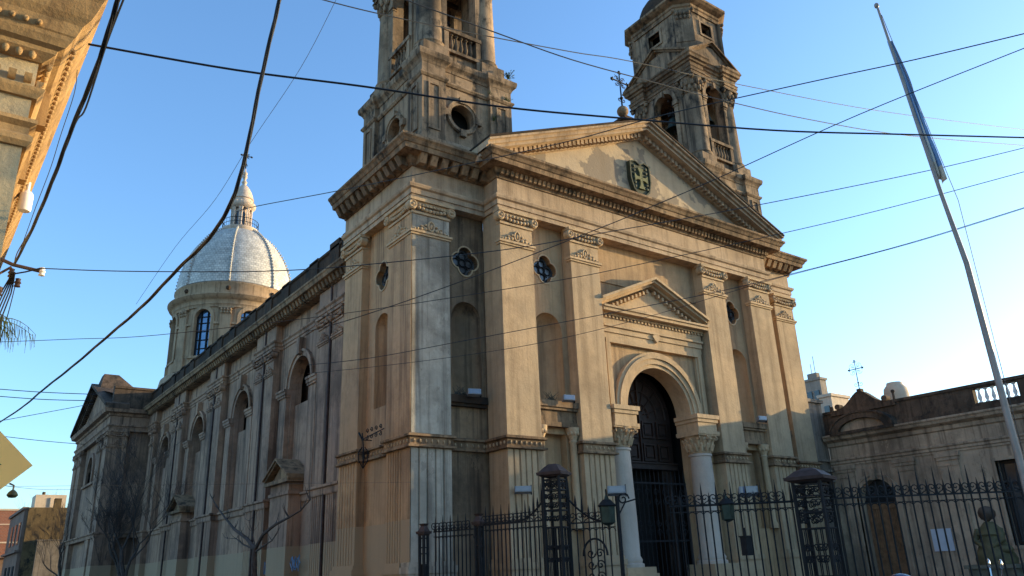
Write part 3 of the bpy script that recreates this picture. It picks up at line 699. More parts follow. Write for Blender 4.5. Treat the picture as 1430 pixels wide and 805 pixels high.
# ---------------------------------------------------------------- side of the nave
XS=11.5; F=FX(XS)
bays=[30.6,38.1,45.6,53.1]
pairs=[27.0,34.35,41.85,49.35]
Ym=25.1; Ye=57.3
holes=[arch(c,1.15,4.67,9.1) for c in bays]
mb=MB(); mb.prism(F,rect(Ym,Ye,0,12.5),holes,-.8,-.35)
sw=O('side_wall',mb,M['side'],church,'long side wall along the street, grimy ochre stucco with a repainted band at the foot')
for c in bays:
    mb=MB(); mb.ring(F,arch(c,1.13,9.06,9.1,20),arch(c,1.42,9.06,9.1,20),-.5,-.24,False); mb.ring(F,arch(c,1.32,9.06,9.1,20),arch(c,1.42,9.06,9.1,20),-.3,-.18,False)
    mb.prism(F,[(c-.14,10.3),(c+.14,10.3),(c+.19,11.0),(c-.19,11.0)],[],-.4,-.08)
    o=O('side_window',mb,M['side'],church)
    mb=MB(); mb.fbox(F,c-1.2,c+1.2,4.6,8.35,-.79,-.55); O('blind_panel',mb,M['side'],o)
    mb=MB(); mb.fbox(F,c-1.2,c+1.2,8.3,10.35,-1.25,-1.2); O('pane',mb,M['glass'],o)
    mb=MB()
    for u in(-.6,0,.6): mb.fbox(F,c+u-.025,c+u+.025,8.35,10.3,-1.2,-1.15)
    for v in(8.9,9.5): mb.fbox(F,c-1.15,c+1.15,v,v+.04,-1.2,-1.15)
    O('glazing_bars',mb,M['iron'],o)
    for s in(-1,1):
        mb=MB()
        a,b=sorted((c+s*1.22,c+s*1.95)); mb.fbox(F,a,b,4.62,8.8,-.36,-.16); mb.fbox(F,*sorted((c+s*1.15,c+s*2.2)),8.8,8.95,-.36,-.06); mb.fbox(F,*sorted((c+s*1.18,c+s*2.1)),8.7,8.8,-.36,-.1); mb.fbox(F,*sorted((c+s*1.15,c+s*2.15)),8.95,9.05,-.36,-.02)
        O('jamb_strip',mb,M['side'],church)
for c in pairs+[56.4]:
    for s in(-1,1):
        if c>56 and s>0: continue
        a,b=sorted((c+s*.13,c+s*1.2))
        mb=MB(); mb.fbox(F,a,b,4.6,11.1,-.4,0); p=O('pilaster',mb,M['side'],church)
        O('capital',capital(F,a+.06,b-.06,11.1,.92),M['side'],p)
        mb=MB(); fluted(mb,F,a,b,1.2,4.25,.4,5,.03,.045); mb.fbox(F,a-.04,b+.04,0,1.2,-.4,.06); O('pedestal',mb,M['side'],p)
for c in pairs[0:4]:
    mb=MB(); mb.tube([(XS-.02,c,.1),(XS-.02,c,12.2)],.05,6); O('drainpipe',mb,M['rust'],church)
PW=[(XS,Ye)]
for c in reversed(pairs+[56.4]):
    PW+= ([(XS,c+1.25),(XS,c-1.25),(XS+.33,c-1.25)] if c<56 else [(XS,c-1.25),(XS+.33,c-1.25)])
    nx=[q for q in reversed(pairs) if q<c]
    if nx: PW+=[(XS+.33,nx[0]+1.25)]
PW+=[(XS+.33,Ym)]
mb=MB(); mb.sweep(PW,[(-.3,4.25),(.04,4.25),(.06,4.3),(.06,4.48),(.14,4.52),(.14,4.6),(-.3,4.66)]); O('string_course',mb,M['side'],church)
PL=[(XS,Ye),(XS,Ym)]
mb=MB(); mb.sweep(PW,[(-.3,11.1),(.02,11.1),(.02,11.22),(.06,11.24),(.06,11.36),(.13,11.42),(.13,11.48),(-.3,11.5)]); O('architrave',mb,M['side'],church)
mb=MB(); mb.sweep(PW,[(-.3,11.49),(0,11.49),(0,12.2),(-.3,12.2)]); O('frieze',mb,M['side'],church)
mb=MB(); mb.sweep(PL,[(-.7,12.2),(.06,12.2),(.1,12.3),(.1,12.36),(.14,12.42),(.42,12.46),(.46,12.6),(.5,12.64),(.5,12.72),(-.7,12.85)]); sc=O('cornice',mb,M['corn'],church)
mb=MB(); modil(mb,[(XS,Ye-.3),(XS,Ym+.1)],.34,.17,.24,12.2,12.45,.08); O('modillion',mb,M['corn'],sc)
mb=MB()
mb.sweep(PL,[(-.35,12.8),(-.02,12.8),(-.02,13.7),(.05,13.74),(.05,13.84),(-.2,13.9),(-.42,13.84),(-.35,13.7)])
for y in [25.7,26.9]+[c for c in pairs[1:]]+[c+s for c in bays for s in(-1.6,1.6)]:
    mb.box(XS-.05,XS+.42,y-.45,y+.45,12.75,13.9 if y>27.5 else 14.05)
O('parapet',mb,M['black'],church,'black mouldy parapet')
for c in(bays[0]+.35,bays[2]+.9):
    mb=MB(); F2=FX(XS+.1)
    mb.fbox(F2,c-1.0,c+1.0,0,5.0,-.4,.3); mb.fbox(F2,c-1.1,c+1.1,4.55,4.68,-.4,.36); mb.fbox(F2,c-1.1,c+1.1,0,1.1,-.4,.36)
    o=O('blind_doorway',mb,M['side'],church,'walled up doorway under a small pediment')
    mb=MB(); mb.fbox(F2,c-1.3,c+1.3,5.0,5.14,-.4,.5); mb.prism(F2,[(c-1.1,5.14),(c+1.1,5.14),(c,5.75)],[],-.4,.25); pediment(mb,F2,c-1.35,c+1.35,5.12,.72,-.4,0,((0,.09,.48),(.09,.17,.56)))
    O('small_pediment',mb,M['corn'],o)
# body behind
mb=MB(); mb.box(12.6,30.8,24.6,80,0,13.0); mb.box(11.9,12.7,57.2,80,0,13.2); mb.box(31.0,31.3,25,80,0,13.2)
mb.box(11.85,31.0,25.1,56,12.62,12.8); O('nave_core',mb,M['black'],church)
# transept
XT,YT0,YT1=9.1,57.3,70.9
mb=MB(); F=FX(XT); Fq=FY(YT0)
mb.prism(F,rect(YT0+.01,YT1,0,12.5),[arch(64.1,1.0,8.35,9.2)],-.7,-.3); mb.prism(Fq,rect(XT+.3,12.2,0,12.5),[],-.5,-.3); mb.box(XT+.7,13,YT1-.5,YT1,0,12.5)
tr=O('transept',mb,M['side'],church,'dark transept front with its own pediment')
mb=MB(); mb.fbox(F,62.8,65.4,8.2,10.5,-1.0,-.9); O('pane',mb,M['glass'],tr)
mb=MB(); mb.ring(F,arch(64.1,1.0,8.3,9.2,18),arch(64.1,1.3,8.3,9.2,18),-.5,-.15,False); mb.fbox(F,61.5,66.7,8.15,8.3,-.5,-.15); O('window_surround',mb,M['side'],tr)
for F_,a,b in((F,57.3,58.7),(F,69.5,70.9),(F,59.4,60.8),(F,67.4,68.8),(Fq,9.101,10.3)):
    mb=MB(); mb.fbox(F_,a+.002,b,4.6,11.1,-.35,0); mb.fbox(F_,a+.002,b,0,4.3,-.35,0)
    O('pilaster',mb,M['side'],tr)
    O('capital',capital(F_,a+.06,b-.06,11.1,.9),M['side'],tr)
TP=[(XT,YT1),(XT,YT0),(11.6,YT0)]
mb=MB(); mb.sweep(TP,[(-.35,4.3),(.04,4.3),(.06,4.5),(.14,4.54),(.14,4.62),(-.35,4.66)]); mb.sweep(TP,[(-.35,11.1),(.02,11.1),(.03,11.24),(.07,11.36),(.14,11.42),(.14,11.5),(0,11.52),(0,12.05),(.1,12.1),(.12,12.25),(.4,12.3),(.46,12.45),(.5,12.55),(-.3,12.65)])
O('transept_entablature',mb,M['side'],tr)
mb=MB(); a,b=YT0-.5,YT1+.5; mb.prism(F,[(a+.5,12.6),(b-.5,12.6),((a+b)/2,15.2)],[],-.5,-.1)
O('transept_tympanum',mb,M['side'],tr)
mb=MB(); pediment(mb,F,a,b,12.5,2.75,-1.0,0,((0,.14,.3),(.14,.34,.5)))
for i in range(1,24):
    t_=i/24
    for s in(-1,1): 
        u=64.1+s*7.2*(1-t_); v=12.42+2.75*t_; mb.fbox(F,u-.12,u+.12,v-.1,v+.1,-.2,.22)
mb.sweep([(XT+.02,YT0+.02),(13.0,YT0+.02)],[(-.4,12.6),(.06,12.6),(.06,13.9),(.14,13.95),(.14,14.1),(-.4,14.15)])
v=[(XT-.1,62.6,14.9),(XT-.1,65.6,14.9),(XT+2.6,65.6,14.9),(XT+2.6,62.6,14.9),(XT+.2,63.6,16.3),(XT+.2,64.6,16.3),(XT+1.2,64.6,16.3),(XT+1.2,63.6,16.3)]
mb.add(v,[(0,1,2,3),(4,5,6,7),(0,1,5,4),(1,2,6,5),(2,3,7,6),(3,0,4,7)])
mb.add([(XT,YT0,13.6),(XT,64.1,15.2),(XT,YT1,13.6),(20,YT0,13.6),(20,64.1,15.2),(20,YT1,13.6)],[(0,1,4,3),(1,2,5,4)])
O('transept_roof',mb,M['annexpar'],tr)
# ---------------------------------------------------------------- dome
M['ribm']=mat('grey_dome_rib',(.40,.38,.35),.6,var=.2)
dx,dy,Rr=21.5,74.7,5.3
def FC(r0): return lambda u,v,w_: (dx+(r0+w_)*math.cos(u),dy+(r0+w_)*math.sin(u),v)
mb=MB(); mb.lathe(dx,dy,[(6.6,12),(6.6,17.6),(6.1,17.9),(5.9,18.9),(5.7,19.1),(Rr,19.2),(Rr,20.5)],96)
for k in range(8):
    c=-PI/2+k*PI/4; h=.78/Rr
    n=6
    for s in range(n):
        a0=c+h+(PI/4-2*h)*s/n; a1=c+h+(PI/4-2*h)*(s+1)/n
        mb.add([FC(Rr)(a0,20.5,0),FC(Rr)(a1,20.5,0),FC(Rr)(a1,25.4,0),FC(Rr)(a0,25.4,0)],[(0,1,2,3)],True)
    A=[(c+h*math.cos(PI*i/14),24.1+.78*math.sin(PI*i/14)) for i in range(15)]
    for i in range(14):
        (a0,z0),(a1,z1)=A[i],A[i+1]; mb.add([FC(Rr)(a0,z0,0),FC(Rr)(a0,25.4,0),FC(Rr)(a1,25.4,0),FC(Rr)(a1,z1,0)],[(0,1,2,3)],True)
drum=O('drum',mb,M['drum'],church)
for k in range(8):
    c=-PI/2+k*PI/4; h=.78/Rr; h2=1.1/Rr; FF=FC(Rr)
    inn=[(c+h,20.5)]+[(c+h*math.cos(PI*i/16),24.1+.78*math.sin(PI*i/16)) for i in range(17)]+[(c-h,20.5)]
    out=[(c+h2,20.5)]+[(c+h2*math.cos(PI*i/16),24.1+1.1*math.sin(PI*i/16)) for i in range(17)]+[(c-h2,20.5)]
    mb=MB(); mb.ring(FF,inn,out,-.3,.12,False); mb.fbox(FF,c-h2-.02,c+h2+.02,20.3,20.5,-.3,.2)
    for s in(-1,1): a0,a1=sorted((c+s*h2,c+s*(h2+.17))); mb.fbox(FF,a0,a1,23.4,23.6,-.1,.16)
    o=O('drum_window',mb,M['drum'],drum)
    mb=MB(); mb.fbox(FF,c-h,c+h,20.4,25.0,-.42,-.36); O('pane',mb,M['pane'],o)
    mb=MB()
    for v in(21.2,22.0,22.8,23.6,24.2): mb.fbox(FF,c-h,c+h,v,v+.08,-.36,-.28)
    for u in(-h*.96,-h*.45,h*.45,h*.96): mb.fbox(FF,c+u-.01,c+u+.01,20.5,24.8,-.36,-.27)
    O('glazing_bars',mb,M['iron'],o)
    c2=c+PI/8; mb=MB(); mb.fbox(FF,c2-.085,c2+.085,19.5,24.6,-.1,.2); mb.fbox(FF,c2-.11,c2+.11,19.2,20.4,-.1,.28)
    for i in range(4):
        for j in(0,1): p=FF(c2-.07+.047*i,24.5+.25*j,.24+.05*j); mb.ell(p,.12,.12,.15,6,4)
    mb.fbox(FF,c2-.12,c2+.12,24.9,25.05,-.1,.33)
    O('drum_pilaster',mb,M['drum'],drum)
mb=MB(); mb.lathe(dx,dy,[(Rr-.1,25.0),(Rr+.12,25.05),(Rr+.14,25.3),(Rr+.2,25.35),(Rr+.2,25.7),(Rr+.3,25.8),(Rr+.55,25.9),(Rr+.62,26.1),(Rr+.68,26.15),(Rr+.68,26.25),(Rr+.1,26.45),(Rr+.1,27.3),(Rr+.2,27.4),(Rr+.2,27.5),(Rr-.2,27.7)],96)
O('drum_cornice',mb,M['drum'],drum)
for k in range(16):
    a=PI/8*(k+.5)+PI/16
    if k%2==0:
        mb=MB(); p=FC(Rr+.12)(a,26.9,0); mb.ell(p,.22,.22,.22,8,6); O('attic_boss',mb,M['black'],drum)
me=MB(); prf=[(5.38*math.cos(t*R(71.5)/26),27.6+7.0*math.sin(t*R(71.5)/26)/math.sin(R(71.5))) for t in range(27)]
me.lathe(dx,dy,prf,96); dome=O('dome',me,M['zinc'],church,'silver grey dome covered in overlapping tiles')
uv=dome.data.uv_layers.new(name='tiles'); off=wl(dome)
for p in dome.data.polygons:
    az_=[]
    for li in p.loop_indices:
        v=dome.data.vertices[dome.data.loops[li].vertex_index].co; a=math.atan2(v.y+off.y-dy,v.x+off.x-dx); az_.append(a)
    for li,a in zip(p.loop_indices,az_):
        if max(az_)-min(az_)>3 and a<0: a+=2*PI
        z=dome.data.vertices[dome.data.loops[li].vertex_index].co.z; uv.data[li].uv=(a/(2*PI)*96,z*4.2)
m=M['zinc']; t_=m.node_tree; n=t_.nodes; L=t_.links
ux=n.new('ShaderNodeUVMap'); bk=n.new('ShaderNodeTexBrick'); bk.inputs['Scale'].default_value=1; bk.inputs['Brick Width'].default_value=1; bk.inputs['Row Height'].default_value=1; bk.inputs['Mortar Size'].default_value=.07; bk.inputs['Mortar Smooth'].default_value=.6
L.new(ux.outputs[0],bk.inputs['Vector']); bk.inputs['Color1'].default_value=(.66,.61,.53,1); bk.inputs['Color2'].default_value=(.55,.51,.45,1); bk.inputs['Mortar'].default_value=(.30,.28,.26,1)
nz=n.new('ShaderNodeTexNoise'); nz.inputs['Scale'].default_value=.7; nz.inputs['Detail'].default_value=10; nz.inputs['Roughness'].default_value=.7; gz=n.new('ShaderNodeNewGeometry'); L.new(gz.outputs['Position'],nz.inputs['Vector'])
mr=n.new('ShaderNodeMapRange'); mr.inputs['From Min'].default_value=.35; mr.inputs['From Max'].default_value=.65; mr.inputs['To Min'].default_value=.78; mr.inputs['To Max'].default_value=1.08; L.new(nz.outputs[0],mr.inputs[0])
wn=n.new('ShaderNodeTexWhiteNoise'); vm=n.new('ShaderNodeVectorMath'); vm.operation='FLOOR'; L.new(ux.outputs[0],vm.inputs[0]); L.new(vm.outputs[0],wn.inputs['Vector'])
m2=n.new('ShaderNodeMapRange'); m2.inputs['To Min'].default_value=.78; m2.inputs['To Max'].default_value=1.05; L.new(wn.outputs[0],m2.inputs[0])
mm=n.new('ShaderNodeMath'); mm.operation='MULTIPLY'; L.new(mr.outputs[0],mm.inputs[0]); L.new(m2.outputs[0],mm.inputs[1])
vx_=n.new('ShaderNodeVectorMath'); vx_.operation='SCALE'; L.new(bk.outputs[0],vx_.inputs[0]); L.new(mm.outputs[0],vx_.inputs['Scale'])
L.new(vx_.outputs[0],n['Principled BSDF'].inputs['Base Color'])
bb=n.new('ShaderNodeBump'); bb.inputs['Distance'].default_value=.05; bb.inputs['Strength'].default_value=.6; bb.invert=True; L.new(bk.outputs['Fac'],bb.inputs['Height']); L.new(bb.outputs[0],n['Principled BSDF'].inputs['Normal'])
for k in range(8):
    c=-PI/2+PI/8+k*PI/4
    mb=MB(); mb.tube([(dx+(r+.02)*math.cos(c),dy+(r+.02)*math.sin(c),z) for r,z in prf],[.11-.05*i/26 for i in range(27)],6)
    for i in range(0,26):
        r,z=prf[i]
        mb.ell((dx+(r+.12)*math.cos(c),dy+(r+.12)*math.sin(c),z+.1),.1,.1,.1,6,4)
    O('dome_rib',mb,M['ribm'],dome)
# lantern
M['lanternm']=stucco('pale_lantern_stucco',(.60,.58,.58),(.50,.48,.46),(.2,.17,.14),.35,.4,seed=33)
LM=M['lanternm']
mb=MB(); mb.lathe(dx,dy,[(1.4,34.2),(1.7,34.45),(1.7,34.65),(1.8,34.75),(1.8,34.98),(1.5,35.05),(1.1,35.1)],32); mb.lathe(dx,dy,[(.7,35.05),(.7,37.5)],24)
mb.lathe(dx,dy,[(.9,37.35),(1.1,37.45),(1.3,37.6),(1.36,37.75),(1.36,37.85),(1.02,37.92),(1.0,38.4),(1.1,38.46),(1.1,38.54),(1.02,38.6),(.98,38.9),(.85,39.3),(.62,39.75),(.36,40.1),(.2,40.25),(.2,40.4),(.28,40.5),(.28,40.6),(.14,40.75),(.16,41.0),(.26,41.15),(.24,41.28),(.1,41.35)],32)
mb.ell((dx,dy,41.58),.25,.25,.26,14,9); mb.lathe(dx,dy,[(.09,41.8),(.05,42.2),(.001,42.35)],8)
lan=O('lantern',mb,LM,church,'pale arcaded lantern crowning the dome')
for k in range(8):
    a=k*PI/4+PI/8
    for da in(-.11,.11):
        mb=MB(); x,y=dx+.98*math.cos(a+da),dy+.98*math.sin(a+da); mb.lathe(x,y,[(.12,35.05),(.12,35.25),(.08,35.3),(.075,37.1),(.13,37.35)],10); O('lantern_column',mb,LM,lan)
    a=k*PI/4; mb=MB(); F_=lambda u,v,w_,a=a: (dx+(.72+w_)*math.cos(a)-u*math.sin(a),dy+(.72+w_)*math.sin(a)+u*math.cos(a),v); mb.prism(F_,arch(0,.18,35.4,36.7,10),[],-.1,.02); O('lantern_window',mb,M['glass'],lan)
    for r_,z_ in((1.2,37.98),(1.02,38.7)):
        pass
mb=MB()
for k in range(16):
    a=k*PI/8; mb.ell((dx+1.22*math.cos(a),dy+1.22*math.sin(a),37.95),.08,.08,.12,6,4)
O('lantern_finial',mb,LM,lan)
mb=MB()
for z in(35.4,35.85): mb.tube([(dx+1.75*math.cos(a*PI/16),dy+1.75*math.sin(a*PI/16),z) for a in range(33)],.03,5,False)
for k in range(32): a=k*PI/16; mb.tube([(dx+1.75*math.cos(a),dy+1.75*math.sin(a),34.98),(dx+1.75*math.cos(a),dy+1.75*math.sin(a),35.85)],.018,4)
O('gallery_railing',mb,M['iron'],lan)
mb=MB(); iron_cross(mb,dx,dy,42.2,2.1,.55,.05); O('cross',mb,M['iron'],lan)
# ---------------------------------------------------------------- annex on the right
AX=33.1
an=T('annex_building','low single storey annex with a mouldy parapet on the right of the church','annex',(AX,10,0))
F=FX(AX)
mb=MB(); mb.prism(F,rect(-4,20.45,0,5.25),[arch(18.5,.8,0,3.75),rect(12.3,13.55,1.6,4.7),rect(9.4,10.7,1.6,4.7),rect(5.4,6.7,1.6,4.7)],-.5,0)
mb.box(AX+.5,AX+9,-4,20.45,0,5.3); O('wall',mb,M['annex'],an)
mb=MB(); mb.sweep([(AX,20.4),(AX,-4)],[(-.3,5.25),(.05,5.25),(.05,5.33),(.1,5.36),(.1,5.45),(.16,5.5),(.16,5.56),(.02,5.6),(.02,6.1),(.1,6.15),(.12,6.3),(.35,6.4),(.4,6.5),(.46,6.55),(.46,6.62),(-.3,6.75)])
O('cornice',mb,M['annex'],an)
mb=MB(); mb.box(AX+.42,AX+9.2,-4,20.4,5.3,6.9); 
zt=7.62
mb.fbox(F,13.75,20.45,6.7,zt,-.3,.0); mb.fbox(F,-4,12.1,6.7,zt,-.3,.0); mb.fbox(F,12.1,13.75,6.7,6.98,-.3,.001); mb.fbox(F,12.1,13.75,7.55,zt,-.3,.001)
mb.fbox(F,13.7,20.4,zt,zt+.12,-.36,.07); mb.fbox(F,-4,13.7,zt,zt+.12,-.36,.071); mb.fbox(F,-4,17.0,6.66,6.85,-.3,.12); mb.fbox(F,19.9,20.4,6.66,6.85,-.3,.12)
O('parapet',mb,M['annexpar'],an,'blackened parapet')
mb=MB()
for i in range(6): baluster(mb,AX+.15,12.28+.26*i,6.98,.57,.085)
O('baluster_row',mb,M['white'],an)
# segmental pediment with scrolled top
mb=MB(); yc=18.45
seg=lambda r,rz,z0,n=18:[(yc+r*math.cos(PI*i/n),z0+rz*math.sin(PI*i/n)) for i in range(n+1)]
mb.ring(F,seg(1.08,.5,6.66),seg(1.42,.74,6.66),-.2,.5,False)
mb.ring(F,seg(1.42,.74,6.66),seg(1.5,.82,6.66),-.2,.56,False)
mb.fbox(F,yc-1.5,yc+1.5,6.55,6.68,-.2,.52)
mb.prism(F,[(yc-1.55,7.5)]+[(yc-1.5+3.0*i/20, 7.72+.68*math.exp(-((i-10)/4.2)**2)) for i in range(21)]+[(yc+1.55,7.5)],[],-.3,.1)
for s in(-1,1): disc(mb,F,yc+s*1.12,7.86,-.2,.14,.13,12)
mb.fbox(F,yc-.1,yc+.1,8.3,8.5,-.2,.05)
sp_=O('scrolled_pediment',mb,M['annexpar'],an)
mb=MB(); mb.prism(F,seg(1.08,.5,6.67),[],-.2,.3); O('lunette',mb,M['annex'],sp_)
mb=MB(); t=MB(); iron_cross(t,0,0,8.45,1.35,.34,.02); mb.add([(AX+.05,yc+a,c) for a,b,c in t.v],t.f,True); O('cross',mb,M['iron'],sp_)
mb=MB(); mb.tube([(AX+.1,17.0,7.7),(AX+.1,17.0,8.05)],.05,6); mb.ell((AX+.1,17.0,8.12),.09,.09,.08); mb.tube([(AX+.1,20.0,7.7),(AX+.1,20.0,7.95)],.09,6); O('finial',mb,M['annexpar'],sp_)
for c in(19.75,17.05,15.25,11.2,8.2,4.4):
    mb=MB(); mb.fbox(F,c-.38,c+.38,0,5.25,-.1,.07); mb.fbox(F,c-.48,c+.48,5.08,5.25,-.1,.16); mb.fbox(F,c-.43,c+.43,4.95,5.08,-.1,.12); mb.fbox(F,c-.41,c+.41,4.72,4.78,-.1,.1); O('pilaster',mb,M['annex'],an)
mb=MB(); mb.ring(F,arch(18.5,.8,0,3.75,18),arch(18.5,1.05,0,3.75,18),-.1,.07,False); mb.ring(F,arch(18.5,.95,0,3.75,18),arch(18.5,1.05,0,3.75,18),.07,.11,False); mb.prism(F,[(18.4,4.5),(18.6,4.5),(18.64,4.95),(18.36,4.95)],[],0,.18)
O('arch_surround',mb,M['annex'],an)
mb=MB(); mb.fbox(F,17.7,19.3,0,3.62,-.42,-.34)
for y0,y1 in((17.75,18.46),(18.54,19.25)):
    for z0,z1 in((.3,1.3),(1.5,3.4)): mb.ring(F,rect(y0+.08,y1-.08,z0,z1),rect(y0+.16,y1-.16,z0+.08,z1-.08),-.34,-.28)
    for k in range(5): mb.fbox(F,y0+.18+k*.08,y0+.2+k*.08,1.6,3.3,-.34,-.31)
dr=O('door',mb,M['wood2'],an,'brown wooden double door under an arched fanlight')
mb=MB(); mb.prism(F,arch(18.5,.8,3.62,3.75,18),[],-.42,-.36); O('fanlight',mb,M['glass'],dr)
mb=MB()
for a in range(0,181,26): mb.tube([F(18.5,3.68,-.3),F(18.5+.78*math.cos(R(a)),3.7+.78*math.sin(R(a)),-.3)],.02,5)
for r in(.3,.55): mb.tube([F(18.5+r*math.cos(PI*i/14),3.7+r*math.sin(PI*i/14),-.3) for i in range(15)],.02,5)
mb.fbox(F,17.7,19.3,3.58,3.68,-.4,-.25); O('fanlight_bars',mb,M['iron'],dr)
for y0,y1 in((12.3,13.55),(9.4,10.7),(5.4,6.7)):
    mb=MB(); mb.ring(F,rect(y0,y1,1.6,4.7),rect(y0-.12,y1+.12,1.48,4.82),-.2,.06); o=O('window',mb,M['annex'],an)
    mb=MB(); mb.fbox(F,y0,y1,1.6,4.7,-.4,-.35); O('pane',mb,M['glass'],o)
    mb=MB(); mb.ring(F,rect(y0+.06,y1-.06,1.65,4.65),rect(y0+.13,y1-.13,1.72,4.58),-.35,-.28); mb.fbox(F,(y0+y1)/2-.04,(y0+y1)/2+.04,1.65,4.65,-.35,-.27); mb.fbox(F,y0,y1,3.8,3.88,-.35,-.28); O('frame',mb,M['wood'],o)
mb=MB(); mb.fbox(F,15.75,16.55,1.5,2.35,0.02,.05); nb=O('notice_board',mb,mat('notice_paper',(.45,.47,.52),.5,var=.08),None); tag(nb,'small white notice panel on the annex wall between the door and the window','notice board')
mb=MB(); mb.box(31.45,33.2,20.5,20.9,0,8.2); mb.box(31.42,33.2,20.36,20.9,5.05,5.15); mb.box(31.43,33.2,20.38,20.9,5.5,5.6); mb.box(31.44,33.2,20.34,20.9,4.6,4.7); mb.box(31.42,33.25,20.4,20.95,8.2,8.35)
tag(O('link_wall',mb,M['grey']),'grey rendered stretch of wall joining the church to the annex','wall')
# rooftops beyond the annex
def bldg(name,label,x0,x1,y0,y1,z,mt,cat='building',extra=None,rz=0):
    t=T(name,label,cat,((x0+x1)/2,(y0+y1)/2,0)); mb=MB(); mb.box(x0,x1,y0,y1,0,z); O('wall',mb,mt,t)
    mb=MB(); mb.box(x0-.1,x1+.1,y0-.1,y1+.1,z,z+.2); O('parapet',mb,mt,t); return t
M['bgw']=stucco('far_white_wall',(.66,.62,.56),(.58,.55,.5),(.3,.28,.25),.25,.3,seed=30)
M['bgg']=stucco('far_grey_wall',(.36,.36,.36),(.3,.3,.3),(.12,.12,.12),.4,.5,seed=31)
t=bldg('apartment_tower','tall grey block showing just right of the church front',60,60.9,36.75,38.3,15.6,M['bgg'])
for k in range(2):
    mb=MB(); mb.box(59.9,60.1,36.95+k*.7,37.4+k*.7,13.9,14.7); O('window',mb,M['glass'],t)
mb=MB(); mb.box(60.2,60.7,37.1,38,15.8,16.3); mb.tube([(60.4,37.3,16.2),(60.4,37.3,17.8)],.03,4); mb.tube([(60.5,37.7,16.2),(60.5,37.7,17.2)],.03,4); O('roof_hut',mb,M['bgg'],t)
t=bldg('white_house','sunlit white flat roofed house behind the annex parapet',50,52.2,30.0,30.95,11.95,M['bgw']); mb=MB(); mb.box(49.9,50.02,30.2,30.6,10.6,11.3); O('window',mb,M['glass'],t)
t=T('water_tank','pale round water tank standing on the roof behind the annex','water tank',(38,19.3,8))
mb=MB(); mb.lathe(38,19.3,[(.5,6.9),(.56,7.0),(.58,8.9),(.54,9.15),(.38,9.35),(.36,9.45),(.001,9.5)],20); O('tank_body',mb,M['bgw'],t)
mb=MB(); mb.box(37.4,38.6,18.7,19.9,6.9,7.9); O('tank_base',mb,M['bgg'],t)
# ---------------------------------------------------------------- floodlights
M['red']=mat('dark_red_paint',(.16,.03,.02),.6,var=.3)
def flood(p,dr_,label,s=1.,pole=False,w_=.42):
    # dr_: facing in plan
    t=T('floodlight',label,'floodlight',p,'floodlights on the church front'); x,y,z=p; d=Vector((dr_[0],dr_[1],0)).normalized(); n_=Vector((-d.y,d.x,0))
    def Q(a,b,c): q=Vector((x,y,z))+n_*a+d*b; return (q.x,q.y,q.z+c)
    def bx(a0,a1,b0,b1,c0,c1,tilt=0):
        m=MB(); m.add([Q(a,b,c+tilt*b) for a in(a0,a1) for b in(b0,b1) for c in(c0,c1)],[(0,1,3,2),(4,6,7,5),(0,4,5,1),(2,3,7,6),(0,2,6,4),(1,5,7,3)]); return m
    O('housing',bx(-w_/2,w_/2,-.07,.08,-.085,.085,.35),M['alu'],t); O('lens',bx(-w_/2+.03,w_/2-.03,.082,.09,-.065,.065,.35),M['lamp'],t)
    m=MB(); m.tube([Q(0,-.12,0),Q(0,-.28,-.05),Q(0,-.34,-.2)],.02,5); m.add(bx(w_/2,w_/2+.015,-.05,.05,-.14,.14).v,[(0,1,3,2),(4,6,7,5),(0,4,5,1),(2,3,7,6),(0,2,6,4),(1,5,7,3)]); O('bracket',m,M['iron'],t)
flood((13.25,19.85,6.72),(-.3,-1),'floodlight on the sooty ledge right of the grey corner pilaster')
flood((16.45,19.1,6.68),(-.2,-1),'floodlight on the ledge under the second niche, left of the portal')
flood((26.5,19.05,6.75),(-.2,-1),'floodlight on the ledge under the niche right of the portal')
flood((14.35,19.0,3.72),(-.5,-1),'floodlight fixed low on the fluted pedestal behind the first fence pillar',1,w_=.5)
# pots / debris on ledges
for (x,y,z,l,sd) in((15.9,19.35,6.63,'withered plants on the ledge under the second niche',3),(13.0,20.2,6.7,'withered plants on the sooty ledge by the corner',5)):
    random.seed(sd); mb=MB()
    for k in range(26):
        a=random.uniform(0,6.28); r=random.uniform(.05,.4); mb.tube([(x+random.uniform(-.25,.25),y,z),(x+r*math.cos(a),y+.1*math.sin(a),z+random.uniform(.05,.28))],[.012,.004],4)
    tag(O('dry_plant',mb,M['twig']),l,'plant')
